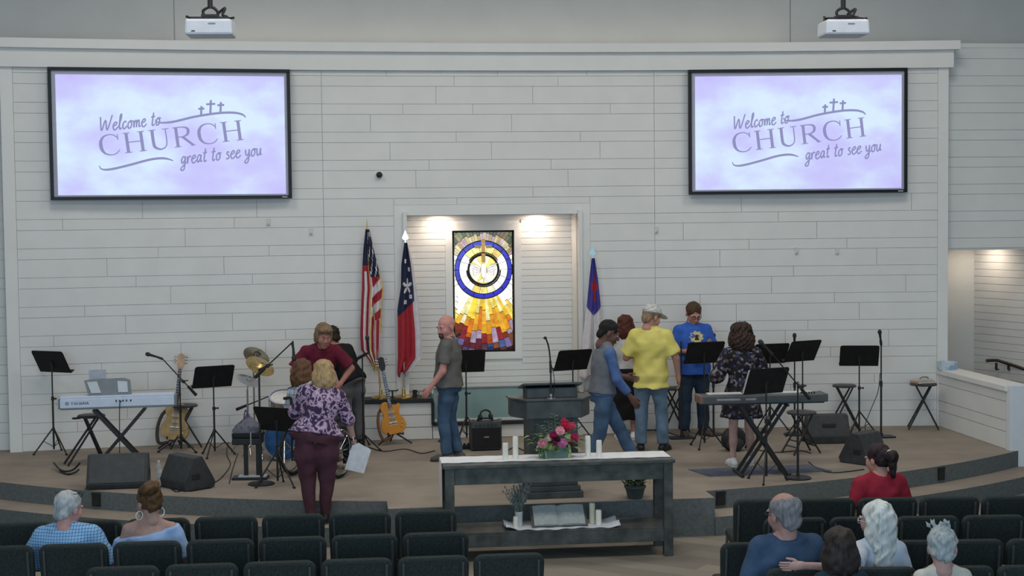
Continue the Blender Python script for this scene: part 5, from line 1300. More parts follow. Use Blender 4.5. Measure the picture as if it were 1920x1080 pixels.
def person(label, loc, theta, H=1.75, g=1.0, gl=1.0, pel=None, nk=None, twist=0, arms=None, legs=None, feet=None, look=(0, 0), skin_c='#c79a86', lips='#a8685c',
           shirt=None, pants=None, dress=None, shoes=None, hair=None, beard=None, glasses=None, seated=False, hd_s=1.17, curl=.35, belly=0, hip=1.0, extra=None, cap=None, fem=False, sw=1.0, tilt=0, thumbs=None, collar=None):
    root = thing('person', label, 'person', loc, R_(theta)); k = H/1.75
    pel = V(0, 0, .47 if seated else .53*H) if pel is None else np.array(pel, float)
    nk = pel+V(0, 0, .308*H) if nk is None else pel+np.array(nk, float)
    up = unit(nk-pel); tw = R_(twist); xd = V(math.cos(tw), math.sin(tw), 0); xd = unit(xd-up*xd.dot(up))
    shw = (.086 if fem else .098)*H*(.8+.2*g)*sw
    S = {q: nk+xd*s*shw-up*.046*H for q, s in (('L', 1), ('R', -1))}
    arms = arms or {}; legs = legs or {}; AR = {}; LG = {}
    for q, s in (('L', 1), ('R', -1)):
        a = arms.get(q)
        if a is None: e = S[q]+V(s*(.04+.03*g), .02, -.165*H); w_ = e+V(s*.005, -.05, -.145*H)
        elif len(a) == 3: e, w_ = np.array(a[0], float), np.array(a[1], float)                 # absolute
        else: e = S[q]+np.array(a[0], float); w_ = e+np.array(a[1], float)
        AR[q] = (S[q], e, w_)
        hp = pel+V(math.cos(tw*.4), math.sin(tw*.4), 0)*s*.05*H*(.7+.3*gl)-V(0, 0, .012*H)
        l = legs.get(q)
        if l is None:
            if seated: kn = hp+V(s*.05, -.25*H, .03); an = kn+V(0, -.02, -(kn[2]-.09))
            else: kn = V(s*.055*H, -.015, .285*H); an = V(s*.06*H, .02, .052*H)
        else: kn, an = np.array(l[0], float), np.array(l[1], float)
        LG[q] = (hp, kn, an)
    hs = k*hd_s; yaw, pit = R_(look[0]), R_(look[1])
    Rh = np.array(Matrix.Rotation(yaw, 3, 'Z') @ Matrix.Rotation(R_(tilt), 3, 'Y') @ Matrix.Rotation(pit, 3, 'X'))
    hc = nk+up*.055*H+V(0, -.010, .029*H)+Rh @ V(0, -.02, 0)*hs
    hp_ = lambda x, y, z: hc+Rh @ (V(x, y, z)*hs)
    # --- body: one surface for trunk and limbs, the head with its face, the fingers
    b = SDF(.0135); gb_ = gl*.86 if pants else gl
    c0 = pel-up*.055*H; ga = g*.96
    base = [(0, .080, .066), (.13, .094*hip, .074), (.3, .084*(.5+.5*hip), .066), (.46, .080 if not fem else .074, .062), (.63, .090, .067), (.76, .092 if not fem else .084, .064), (.86, .074, .054), (.94, .048, .043), (1.0, .036, .038)]
    def TS(add, lo=None, flare=0, top=1.0, bel=1.0, mul=1.0):
        o = []
        for (t, a, c) in base:
            if t > top+.001: continue
            bb = belly*math.exp(-((t-.33)/.2)**2)*bel; oy = bb*.55
            o.append((t, a*H*ga*mul+add, c*H*ga*mul+add+bb*.5, 0, -oy))
        if lo is not None:
            A = np.array(o); q = [float(np.interp(lo, A[:, 0], A[:, i])) for i in range(1, 5)]
            o = [(lo, q[0]+flare+(.018 if lo <= 0 else .006), q[1]+flare+(.018 if lo <= 0 else .006), 0, q[3])]+[r for r in o if r[0] > lo+.02]
        if top < 1: t0 = o[-1]; o.append((top, t0[1]*.93, t0[2]*.93, 0, t0[4])) if o[-1][0] < top else None
        return o
    b.loft(c0, nk, TS(-.008), xd, .03)
    b.rc(nk-up*.03, hp_(0, .012, -.06), .058*k*(.8+.2*g), .054*k, .03)
    for q in 'LR':
        s, e, w_ = AR[q]; hp, kn, an = LG[q]; sg_ = 1 if q == 'L' else -1
        b.rc(nk+up*.02, s, .032*k, .044*k*(.6+.4*g), .05); b.rc(s, e, .047*k*(.5+.5*g), .039*k*(.6+.4*g), .03); b.rc(e, w_, .040*k*(.6+.4*g), .027*k, .02)
        b.rc(hp, kn, .080*k*gb_, .052*k*(.5+.5*gb_), .03); b.rc(kn, an+V(0, 0, .03), .052*k*(.5+.5*gb_), .036*k, .02)
        if not pants: b.el(kn*.6+an*.4+V(0, .02, .0), (.045*k*gl, .045*k*gl, .09*k), None, .03)
        b.rc(an+V(0, .0, .03), an+V(0, .0, -.01), .036*k, .034*k, .02)
    parts = []
    hd = SDF(.0066); E = lambda c, r, kk=.02, sub=False: hd.el(hp_(*c), V(*r)*hs, Rh, kk, sub)
    E((0, .014, .034), (.075, .094, .086)); E((0, -.030, -.030), (.059, .062, .080)); E((0, -.060, -.096), (.027, .024, .020), .03)
    for s in (-1, 1): E((s*.034, -.056, -.028), (.028, .028, .030)); E((s*.077, .014, -.008), (.010, .020, .031), .008); E((s*.030, -.083, .020), (.024, .012, .009), .012)
    hd.rc(hp_(0, -.088, .010), hp_(0, -.107, -.028), .008*hs, .0125*hs, .012)
    for s in (-1, 1): E((s*.012, -.096, -.034), (.010, .011, .008), .008); E((s*.031, -.099, -.001), (.016, .014, .0085), .010, True)
    E((0, -.088, -.062), (.022, .011, .011), .012); hd.rc(hp_(0, .016, -.05), hp_(0, .03, -.13), .052*hs, .054*hs, .03)
    for q in 'LR':
        s, e, w_ = AR[q]; d = unit(w_-e); th = (thumbs or {}).get(q, (0, -1, .3) if abs(d[2]) > .75 else (0, 0, 1))
        if arms.get(q) is not None and len(arms[q]) == 3 and arms[q][2] is not None: d = unit(arms[q][2])
        fg, n, th = fingers(w_, d, th, q == 'R', curl, k)
        R3 = np.stack([d, th, n], 1); b.el(w_+d*.048*k, V(.056, .041, .017)*k, R3, .015); b.rc(w_, w_+d*.03*k, .026*k, .024*k, .02)
        parts += [(v, f, 0) for v, f in fg]
    bv, bf = b.mesh(); hv, hf = hd.mesh()
    np_obj('body', [(bv, bf, 0), (hv, hf, 0)]+parts, [skin(skin_c)], root)
    hq = Matrix([list(r) for r in Rh])
    for s in (-1, 1):
        m = MB(); m.sph(Vector(hp_(s*.031, -.0785, .0)), .0105*hs, 10, 0); m.sph(Vector(hp_(s*.031, -.0850, -.0005)), .0056*hs, 8, 1); m.build('eye', [EYEW, EYED], root, True)
        m = MB(); m.tube([Vector(hp_(s*.014, -.097, .021)), Vector(hp_(s*.03, -.0965, .027)), Vector(hp_(s*.048, -.084, .021))], [.003*hs, .0045*hs, .002*hs], 6); m.build('eyebrow', hair[1] if hair else mat('brow_brown', (.12, .07, .05), .8), root, True)
    m = MB(); m.sph(Vector(hp_(0, -.0955, -.0575)), (.019*hs, .006*hs, .004*hs), 10, 0, hq); m.sph(Vector(hp_(0, -.0955, -.0655)), (.017*hs, .006*hs, .005*hs), 10, 0, hq); m.build('lips', mat('lips_'+lips, lips, .5), root, True)
    # --- clothes
    def garment(name, sd, m_, noise=.0035, nf=26): sd.noise = noise; sd.nf = nf; v, f = sd.mesh(); return np_obj(name, [(v, f, 0)], [m_], root)
    out = {}
    if pants:
        p = SDF(.0125); cuff = pants.get('cuff', .03); ls = pants.get('loose', .012); wst = .34
        st = [q for q in TS(.004, top=.34)]; p.loft(c0, nk, st, xd, .03)
        for q in 'LR':
            hp, kn, an = LG[q]; an2 = an+unit(kn-an)*(cuff-.03)
            p.rc(hp, hp*.6+kn*.4, .076*k*gl+ls*.5, .084*k*gl+ls, .035); p.rc(hp*.6+kn*.4, kn, .084*k*gl+ls, .058*k*(.5+.5*gl)+ls*1.2, .02); p.rc(kn, an2, .060*k*(.5+.5*gl)+ls*1.2, .050*k+ls*pants.get('flare', 1.4), .02, False, True)
        out['pants'] = garment(pants.get('name', 'trousers'), p, pants['m'], .004, 24)
        if pants.get('belt'):
            q = SDF(.011); t0, t1 = .285, .325
            st = [(t, a+.007, c+.007, x, y) for t, a, c, x, y in TS(.004) if True]; ts = np.array(st)
            q.loft(c0, nk, [(t,)+tuple(np.interp(t, ts[:, 0], ts[:, i]) for i in range(1, 5)) for t in (t0, t1)], xd, .01); v, f = q.mesh(); np_obj('belt', [(v, f, 0)], [pants['belt']], root)
    for sh in ([shirt] if isinstance(shirt, dict) else (shirt or [])):
        p = SDF(.0115); ls = sh.get('loose', .012)
        if sh.get('vest'):
            p.loft(c0, nk, TS(ls, sh.get('hem', .1), 0, sh.get('top', .94)), xd, .02)
            for s in (1, -1): p.rc(nk+xd*s*.05*k, S['L' if s > 0 else 'R']-xd*s*.03*k, .036*k+ls, .040*k+ls, .03)
        else:
            p.loft(c0, nk, TS(ls, sh.get('hem', .05), sh.get('flare', .0), sh.get('top', .985)), xd, .03)
            for q in 'LR':
                s, e, w_ = AR[q]; sl = sh.get('sleeve', .6); sl = sl if not isinstance(sl, dict) else sl[q]
                if not sh.get('off'): p.rc(nk+up*.006, s, .036*k+ls*.5, .047*k*(.6+.4*g)+ls*.7, .05)
                r0, r1 = .047*k*(.5+.5*g)+ls*.9, .042*k*(.6+.4*g)+ls*sh.get('sl_loose', 1.3)
                if sl <= 1: p.rc(s, s+(e-s)*sl, r0, r1+.006, .03, False, True)
                else: p.rc(s, e, r0, r1, .03); p.rc(e, e+(w_-e)*(sl-1), r1, .032*k+ls*sh.get('sl_loose', 1.3), .02, False, True)
        if sh.get('cutplane'): p.cuts.append((nk+np.array(sh['cutplane'][0]), unit(sh['cutplane'][1])))
        p.rc(nk-up*.02, nk+up*.12*k, .060*k, .075*k, .012, sub=True) if not sh.get('nocut') else None
        o = garment(sh.get('name', 'shirt'), p, sh['m'], sh.get('noise', .0035)); out[sh.get('name', 'shirt')] = o
    if collar:
        q = SDF(.008); q.rc(nk-up*.012*k, nk+up*.04*k+V(0, .0, .0), .078*k, .068*k, .01, True, True); q.rc(nk-up*.04*k, nk+up*.07*k, .066*k, .060*k, .006, sub=True)
        q.rc(nk+V(0, -.10, .02)*k, nk+V(0, -.03, .03)*k, .03*k, .01*k, .01, sub=True); v, f = q.mesh(); np_obj('collar', [(v, f, 0)], [collar], root)
    if dress:
        p = SDF(.0125); ls = dress.get('loose', .018); hem = dress['hem']
        st = TS(ls, None, 0, .985); L = np.linalg.norm(nk-c0); tl = (hem-c0[2])/L
        st = [(tl, st[1][1]+dress.get('flare', .06), st[1][2]+dress.get('flare', .06), 0, 0), (tl*.4, st[1][1]+.03, st[1][2]+.03, 0, 0)]+st[1 if not dress.get('skirt') else 1:]
        if dress.get('skirt'): st = [q for q in st if q[0] < .36]
        p.loft(c0, nk, st, xd, .03)
        if not dress.get('skirt'):
            for q in 'LR':
                s, e, w_ = AR[q]; p.rc(nk, s, .042*k+ls*.5, .052*k+ls*.7, .04); p.rc(s, e, .05*k+ls, .055*k+ls*1.5, .03); p.rc(e, e+(w_-e)*.45, .055*k+ls*1.5, .06*k+ls*1.5, .02, False, True)
            p.rc(nk-up*.02, nk+up*.12*k, .062*k, .085*k, .012, sub=True)
        garment('skirt' if dress.get('skirt') else 'dress', p, dress['m'], .006, 22)
    if shoes:
        for q in 'LR':
            hp, kn, an = LG[q]; fd = unit((feet or {}).get(q, (0.15 if q == 'L' else -.15, -1, 0))); zb = an[2]-.052*H
            p = SDF(.0085); z = lambda d, zz: an+fd*d*k+V(0, 0, zz-.052*H)
            p.rc(z(-.055, .040), z(.10, .036), .040*k, .044*k, .02); p.rc(z(.10, .034), z(.165, .026), .044*k, .034*k, .02); p.rc(z(-.02, .06), z(.0, .052*H+.012), .044*k, .042*k, .02, False, True)
            p.cuts.append((V(0, 0, zb), (0, 0, -1))); v, f = p.mesh(); sh_ = np_obj('shoe', [(v, f, 0)], [shoes], root)
            p = SDF(.009); p.rc(z(-.056, .02), z(.165, .018), .046*k, .042*k, .01); p.cuts += [(V(0, 0, zb), (0, 0, -1)), (V(0, 0, zb+.018), (0, 0, 1))]; v, f = p.mesh(); np_obj('sole', [(v, f, 0)], [mat('sole_pale', (.55, .54, .52), .7) if shoes.name.startswith('white') else BLACKP], sh_)
    # --- hair
    if hair:
        style, hm = hair[0], hair[1]; p = SDF(.0075); G = lambda c, r, kk=.02, sub=False: p.el(hp_(*c), V(*r)*hs, Rh, kk, sub)
        G((0, .020, .044), (.086, .101, .089)) if style != 'crop' else G((0, .018, .042), (.079, .097, .084))
        if style == 'fringe': G((0, -.01, .125), (.075, .10, .075), .03, True); G((0, -.10, .03), (.1, .085, .09), .02, True)
        else: G((0, -.112, -.022), (.090, .080, .085), .015, True)
        if style in ('short', 'crop', 'fringe'): G((0, .070, -.03), (.062, .042, .055)); G((0, -.02, -.075), (.1, .10, .062), .015, True)
        if style == 'crop': G((0, -.105, .09), (.07, .035, .03), .03, True)
        if style == 'mop':
            for s in (-1, 1): G((s*.068, .012, -.015), (.024, .055, .065))
            G((0, .06, -.03), (.075, .055, .075)); G((0, -.065, .085), (.072, .045, .036))
        if style in ('bob', 'curly'):
            for s in (-1, 1): G((s*.078, .02, -.06), (.040, .065, .105))
            G((0, .065, -.055), (.102, .064, .12)); G((0, .004, .06), (.094, .1, .08))
            if style == 'curly':
                for s in (-1, 1): G((s*.085, .03, -.05), (.055, .08, .10)); G((s*.05, .03, .06), (.06, .09, .07))
                G((0, .085, -.06), (.115, .07, .12))
        if style == 'long':
            a, b_, c = hp_(0, .07, .0), hp_(.0, .10, -.18), hp_(0, .105, -.36)
            G((0, .05, .0), (.092, .08, .12))
            p.loft(hp_(0, .075, -.38), hp_(0, .06, .05), [(0, .10, .045), (.3, .13, .055), (.6, .115, .065), (1, .08, .06)], Rh @ V(1, 0, 0), .03)
            for s in (-1, 1): G((s*.07, .02, -.07), (.034, .055, .11))
        if style == 'bun':
            G((0, .06, -.01), (.07, .05, .06)); G((.03, .085, .10), (.07, .06, .05)); G((-.01, .05, .125), (.055, .05, .035)); G((0, -.01, -.085), (.1, .1, .055), .015, True)
        if style == 'pony':
            G((0, .06, -.01), (.07, .05, .055)); p.rc(hp_(0, .105, .055), hp_(0, .15, .03), .03*hs, .045*hs, .02); p.rc(hp_(0, .15, .03), hp_(0, .145, -.12), .045*hs, .022*hs, .02); G((0, -.01, -.085), (.1, .1, .055), .015, True)
        if style == 'tousled':
            G((0, .06, -.02), (.072, .05, .07)); G((0, -.02, -.085), (.1, .1, .06), .015, True); rg_ = random.Random(4)
            for q in range(16):
                a = rg_.random()*6.28; r = rg_.random(); d0 = (math.cos(a)*.06*r, .02+math.sin(a)*.07*r, .10); p.rc(hp_(*d0), hp_(d0[0]*1.6+.02*rg_.random(), d0[1]*1.5, .145+.03*rg_.random()), .014*hs, .004*hs, .01)
        amp, fr = {'curly': (.009, 95), 'long': (.006, 60), 'bob': (.005, 60), 'bun': (.006, 70), 'tousled': (.006, 80)}.get(style, (.003, 75)); p.noise = amp; p.nf = fr
        v, f = p.mesh(); ho = np_obj('hair', [(v, f, 0)], [hm], root)
        if style == 'pony': MB().lathe([(.032*hs, -.012), (.037*hs, 0), (.032*hs, .012)], 16, Vector(hp_(0, .118, .05)), hq @ rx(R_(60)), cap=False).build('hair_tie', mat('hair_tie', (.55, .5, .5), .5), ho, True)
    if beard:
        p = SDF(.0065); G = lambda c, r, kk=.01, sub=False: p.el(hp_(*c), V(*r)*hs, Rh, kk, sub)
        G((0, -.070, -.098), (.030, .027, .026)); G((0, -.094, -.048), (.026, .010, .007)); [G((s*.027, -.085, -.07), (.008, .012, .028)) for s in (-1, 1)]
        v, f = p.mesh(); np_obj('beard', [(v, f, 0)], [beard], root)
    if glasses:
        m = MB(); dz, dy = (.0, 0) if glasses[0] == 'on' else (.105, .035)
        for s in (-1, 1):
            c = lambda a: Vector(hp_(s*.033+.024*math.cos(a), -.108+dy+.012*abs(s*.033+.024*math.cos(a))/.05, .0+dz+.017*math.sin(a)))
            m.tube([c(2*math.pi*i/14) for i in range(15)], .0028*hs, 5, cap=False)
            m.tube([Vector(hp_(s*.056, -.095+dy, .004+dz)), Vector(hp_(s*.080, -.03+dy, .006+dz)), Vector(hp_(s*.084, .025+dy, .004+dz))], .0028*hs, 5)
            if glasses[0] == 'dark':
                m.add([c(2*math.pi*i/12) for i in range(12)], [tuple(range(12))])
        m.tube([Vector(hp_(-.010, -.110+dy, .003+dz)), Vector(hp_(.010, -.110+dy, .003+dz))], .0028*hs, 5)
        go = m.build('glasses', glasses[1], root, True)
    if cap:
        p = SDF(.0075); G = lambda c, r, kk=.01, sub=False: p.el(hp_(*c), V(*r)*hs, Rh, kk, sub)
        G((0, .012, .055), (.094, .112, .088)); p.cuts.append((hp_(0, 0, .045), -(Rh @ V(0, .12, 1)))); v, f = p.mesh(); co = np_obj('cap', [(v, f, 0)], [cap], root)
        p = SDF(.007); p.el(hp_(0, -.125, .05), V(.075, .075, .016)*hs, Rh @ np.array(Matrix.Rotation(R_(12), 3, 'X')), .01); v, f = p.mesh(); np_obj('brim', [(v, f, 0)], [cap], co)
        MB().sph(Vector(hp_(0, .012, .143)), .009*hs, 8).build('button', cap, co, True)
        p = SDF(.007); p.el(hp_(0, .105, .052), V(.035, .02, .014)*hs, Rh, .01); v, f = p.mesh(); np_obj('rear_gap', [(v, f, 0)], [mat('cap_dark', (.08, .08, .08), .8)], co)
    info = dict(root=root, J=dict(nk=nk, pel=pel, S=S, AR=AR, LG=LG, hc=hc), hp=hp_, out=out, Rh=Rh, hs=hs)
    if extra: extra(info)
    return info
def to_local(loc, theta, P):
    a = R_(-theta); x, y = P[0]-loc[0], P[1]-loc[1]; return V(x*math.cos(a)-y*math.sin(a), x*math.sin(a)+y*math.cos(a), P[2]-loc[2])
def fabric(name, c, **kw): return mat(name, c, kw.pop('rough', .85), bump=kw.pop('bump', .25), bscale=kw.pop('bscale', 45), var=kw.pop('var', .07), spec=.12, **kw)
def denim(name, c): return mat(name, c, .85, var=.16, scale=5, bump=.3, bscale=60, spec=.1)
HB = lambda n, c, c2: ramp_mat(n, 'noise', [(.3, c), (.55, c2), (.75, c)], 30, .55, 'LINEAR', (1, 1, .18), 3)
JEAN = denim('jeans_mid', (.060, .105, .175)); JEANL = denim('jeans_light', (.13, .195, .275)); JEAND = denim('jeans_dark', (.028, .045, .075)); JEANB = denim('jeans_blue', (.075, .13, .215))
# bald man in the grey polo
g_loc = gz(840, 863, PZ)+Vector((.03, .02, 0))
person('bald man in a grey polo shirt and jeans, looking back over his arm', g_loc, -106, 1.78, 1.22, 1.05, nk=(0, .0, .548), look=(50, 12), skin_c='#c98f86',
       arms={'L': ((.06, -.03, -.29), (.02, -.15, -.20)), 'R': ((-.07, -.02, -.29), (-.0, -.10, -.24))}, legs={'L': ((.09, -.06, .51), (.10, -.02, .094)), 'R': ((-.08, -.02, .51), (-.09, .08, .094))},
       shirt=dict(m=fabric('polo_grey', (.135, .128, .120)), sleeve=.72, hem=.10, loose=.02, flare=.005, name='polo_shirt'), collar=fabric('polo_collar', (.14, .133, .125)), pants=dict(m=JEAN, name='jeans', belt=BLACKP), shoes=mat('grey_shoe', (.09, .085, .08), .7),
       beard=mat('goatee', (.06, .04, .035), .9), belly=.03)
# man in the vest, striding right
v_loc = gz(1125, 893, PZ)
person('man in a grey vest and blue shirt striding past the pulpit', v_loc, 99, 1.80, 1.05, 1.0, nk=(0, -.05, .545), look=(-8, 22), skin_c='#6e4f44', lips='#6a4038',
       pel=(0, -.03, .95), arms={'R': ((-.05, -.06, -.28), (-.0, -.17, -.22)), 'L': ((.06, -.10, -.26), (-.02, -.22, -.05))}, legs={'R': ((-.09, .03, .50), (-.10, .22, .094)), 'L': ((.08, -.26, .54), (.08, -.46, .15))},
       feet={'R': (-.1, -1, 0), 'L': (.05, -1, .2)}, shirt=[dict(m=fabric('shirt_cobalt', (.085, .145, .32)), sleeve=1.75, hem=.12, loose=.012, name='shirt'), dict(m=fabric('vest_grey', (.155, .165, .185)), vest=True, hem=.16, loose=.026, name='vest', noise=.002, top=.93)],
       collar=fabric('collar_cobalt', (.08, .14, .38)), pants=dict(m=JEANB, name='jeans', belt=BLACKP), shoes=mat('brown_shoe', (.055, .038, .035), .5), hair=('crop', mat('hair_black', (.012, .011, .011), .7, bump=.5, bscale=300)))
# man in the yellow shirt
y_loc = gz(1222, 846, PZ)+Vector((0, .03, 0))
YS = ramp_mat('yellow_cotton', 'noise', [(.35, '#d4c868'), (.5, '#e2d67a'), (.7, '#dacd72')], 4, .8, 'LINEAR')
person('man in a yellow shirt and white cap with his back to the hall', y_loc, 168, 1.84, 1.18, 1.0, look=(-46, 18), skin_c='#b98a78', sw=1.0,
       arms={'R': ((-.13, .0, -.28), (-.03, -.07, -.25)), 'L': ((.12, -.06, -.28), (-.06, -.20, .0))}, legs={'R': ((-.13, -.02, .53), (-.15, .02, .097)), 'L': ((.12, -.02, .53), (.13, .0, .097))}, feet={'R': (-.45, -1, 0), 'L': (.1, -1, 0)},
       shirt=dict(m=YS, sleeve=.82, hem=-.10, loose=.034, flare=.01, noise=.006, sl_loose=1.5), collar=YS, pants=dict(m=JEANL, name='jeans', loose=.016), shoes=mat('black_shoe', (.015, .015, .016), .4),
       hair=('short', HB('hair_sandy', '#7a6350', '#98806a')), cap=ramp_mat('cap_camo', 'noise', [(.3, '#c9c9c6'), (.5, '#8f8f8c'), (.56, '#d6d6d4')], 22), belly=.06)
# man in the blue T-shirt
b_loc = foot(1300, 817, .42)
def emblem(i):
    o = i['out']['t_shirt']; me = o.data; bv = BVHTree.FromPolygons([v.co.copy() for v in me.vertices], [tuple(p.vertices) for p in me.polygons])
    c = i['J']['nk']
    def decal(name, polys, m_, par):
        m = MB()
        for P in polys:
            vs = []
            for x, z in P:
                h = bv.ray_cast(Vector((x, -1.5, c[2]+z)), Vector((0, 1, 0))); y = h[0].y if h[0] else -.2; vs.append((x, y-.004, c[2]+z))
            m.add(vs, [tuple(range(len(vs)))])
        return m.build(name, m_, par)
    sun = []
    for k in range(18):
        a0, a1 = 2*math.pi*k/18, 2*math.pi*(k+1)/18; r0, r1 = (.105, .082) if k % 2 else (.082, .105)
        sun.append([(0, -.16), (r0*math.cos(a0), -.16+.8*r0*math.sin(a0)), (r1*math.cos(a1), -.16+.8*r1*math.sin(a1))])
    decal('print', sun, mat('print_cream', (.62, .55, .30), .8), o)
    o.data.materials  # shirt keeps its own cloth
    fig = [[(-.03, -.20), (.03, -.20), (.012, -.13), (-.012, -.13)], [(-.045, -.145), (-.01, -.155), (-.012, -.135)], [(.045, -.145), (.012, -.135), (.01, -.155)]]
    for q in (decal('print_figure', fig, mat('print_dark', (.05, .03, .02), .8), o),): q.location = (0, -.003, 0)
    band = [[(-.125, -.235), (.125, -.235), (.13, -.268), (-.13, -.268)]]
    decal('print_band', band, mat('print_navy', (.03, .03, .06), .8), o).location = (0, -.002, 0)
    let = []
    for k in range(6):
        x = -.105+k*.04
        let += [[(x, -.241), (x+.008, -.241), (x+.008, -.263), (x, -.263)], [(x+.008, -.241), (x+.024, -.241), (x+.024, -.247), (x+.008, -.247)], [(x+.008, -.257), (x+.024, -.257), (x+.024, -.263), (x+.008, -.263)]]
    decal('print_lettering', let, mat('print_white', (.7, .68, .6), .8), o).location = (0, -.004, 0)
person('man in a royal blue T-shirt with a printed emblem, looking down at his stand', b_loc, 4, 1.80, 1.26, 1.12, look=(3, 26), skin_c='#c0897a',
       arms={'L': ((.09, .0, -.27), (-.10, -.25, .09)), 'R': ((-.09, .02, -.28), (.11, -.24, .02))}, legs={'L': ((.13, -.02, .51), (.15, .02, .094)), 'R': ((-.12, -.02, .51), (-.13, .0, .094))},
       feet={'L': (.4, -1, 0), 'R': (-.15, -1, 0)}, shirt=dict(m=fabric('tee_blue', (.045, .125, .50)), sleeve=.88, hem=-.02, loose=.026, flare=.008, name='t_shirt', sl_loose=1.6, noise=.005), pants=dict(m=JEAND, name='jeans', loose=.018), shoes=mat('brown_boot', (.07, .05, .04), .7),
       hair=('short', HB('hair_brown', '#3b2a20', '#54402f')), glasses=('on', BLACKP), belly=.10, extra=emblem)
# woman in the floral dress
d_loc = gz(1392, 874, PZ)+Vector((0, .02, 0))
FLD = ramp_mat('dress_floral', 'vcol', [(0, '#1d1b24'), (.42, '#28242c'), (.62, '#6a5a52'), (.72, '#343a58'), (.82, '#7c7a86'), (.92, '#23212a')], 34)
person('curly-haired woman in a dark floral dress standing at the dark keyboard', d_loc, 178, 1.68, 1.12, 1.05, fem=True, look=(0, 8), skin_c='#c39a8e', hip=1.08, sw=1.12,
       arms={'L': ((.12, .0, -.25), (.0, -.22, -.06)), 'R': ((-.11, -.04, -.25), (.02, -.22, .0))}, legs={'L': ((.10, -.01, .47), (.115, .03, .088)), 'R': ((-.09, -.01, .47), (-.115, -.05, .088))},
       dress=dict(m=FLD, hem=.58, flare=.05, loose=.022), shoes=mat('white_shoe', (.72, .73, .75), .6), hair=('curly', HB('hair_darkbrown', '#241a17', '#3d2c26')), collar=mat('collar_white', (.7, .66, .62), .8))
# woman in the purple floral top, on the step
p_loc = gz(600, 975, .2)
PUR = ramp_mat('top_floral', 'noise', [(.30, '#43324e'), (.42, '#8a7492'), (.48, '#b8a4ba'), (.54, '#947e9e'), (.58, '#3f2f4a'), (.66, '#ac96ae')], 14, .8, 'CONSTANT', detail=1)
p_loc.y = CY-math.sqrt((RR+.40)**2-(p_loc.x-CX)**2)+.19
def paper(i):
    w_ = i['J']['AR']['R'][2]; R = i['root']
    t = thing('sheet_of_paper', 'white sheets held in the hand of the woman in maroon trousers', 'paper'); m = MB()
    th = R_(186); c, s = math.cos(th), math.sin(th); L = p_loc
    wp = Vector((L.x+w_[0]*c-w_[1]*s, L.y+w_[0]*s+w_[1]*c, L.z+w_[2]))
    t.location = wp+Vector((.03, -.03, -.10)); m.prism([(-.13, -.19), (.07, -.24), (.15, .0), (.02, .08), (-.05, .05)][::-1], (0, 0, 0), (1, 0, 0), (0, .15, 1), .004); m.build('sheet', mat('paper_grey', (.62, .62, .66), .8), t); m = MB(); m.prism([(-.12, -.17), (.06, -.21), (.13, .02), (.0, .07)][::-1], (0, .01, 0), (1, 0, 0), (0, .15, 1), .003); m.build('second_sheet', mat('paper_grey', 0), t)
    q = Vector(w_); e = Vector(i['J']['AR']['R'][1]); d = (q-e).normalized(); rot = Vector((0, 0, 1)).rotation_difference(d).to_matrix()
    wt = MB().lathe([(.034, -.012), (.036, 0), (.034, .012)], 16, q-d*.03, rot, cap=False).build('watch_strap', BLACKP, R, True); MB().box(q-d*.03+Vector((0, .036, .0)), (.034, .012, .036), rot).build('watch_case', mat('watch_face', (.6, .62, .66), .2), wt)
person('woman in a purple floral top and maroon trousers climbing the stage step', p_loc, 186, 1.66, 1.28, 1.55, fem=True, nk=(-.085, -.10, .485), look=(-6, 14), skin_c='#b58d84', hip=1.5, sw=1.16, pel=(.02, 0, .93), tilt=3,
       arms={'R': ((-.10, -.02, -.25), (-.06, -.05, -.23)), 'L': ((.10, -.12, -.22), (-.04, -.24, .0))}, legs={'L': ((.115, -.05, .48), (.09, .03, .089)), 'R': ((-.09, -.05, .48), (-.06, -.05, .089))},
       shirt=dict(m=PUR, sleeve=1.05, hem=.17, loose=.022, flare=.0, name='blouse', noise=.006), pants=dict(m=fabric('maroon_trouser', (.085, .036, .050)), loose=.010, flare=.3), shoes=mat('black_flat', (.015, .015, .016), .5),
       hair=('bob', HB('hair_blond', '#7d6748', '#b59a72')), extra=paper)
# man in the maroon shirt, leaning
m_loc = gz(598, 858, PZ)
def cross_print(i):
    pass
person('man in a maroon shirt leaning forward with hands on his hips', m_loc, 10, 1.82, 1.16, 1.05, nk=(.02, -.27, .45), look=(6, 16), skin_c='#b07a6c', sw=1.04,
       arms={'L': ((.17, -.02, -.21), (-.15, -.10, -.17)), 'R': ((-.15, .03, -.23), (.12, -.10, -.18))}, shirt=dict(m=fabric('maroon_tee', (.14, .018, .036)), sleeve=.85, hem=-.02, loose=.028, sl_loose=1.5, noise=.006), collar=fabric('maroon_collar', (.12, .015, .03)), pants=dict(m=JEAND, name='jeans'), shoes=mat('black_shoe', 0),
       hair=('mop', HB('hair_ash', '#5d4a38', '#8a7258')), tilt=3, belly=.05)
# person in black behind
k_loc = gz(662, 838, PZ)
person('person in a black shirt and grey trousers bent behind the man in maroon', k_loc, -150, 1.70, 1.12, 1.05, nk=(.08, -.26, .40), look=(15, 20), skin_c='#b07e6e', fem=True,
       arms={'R': ((-.12, -.02, -.26), (.0, -.04, -.23)), 'L': None}, shirt=dict(m=fabric('black_tee', (.016, .016, .018)), sleeve=.7, hem=.05, loose=.022), pants=dict(m=fabric('grey_trouser', (.13, .13, .14))), shoes=mat('black_shoe', 0), hair=('short', HB('hair_blackbrown', '#1c1614', '#2e2622')), glasses=('dark', BLACKP))
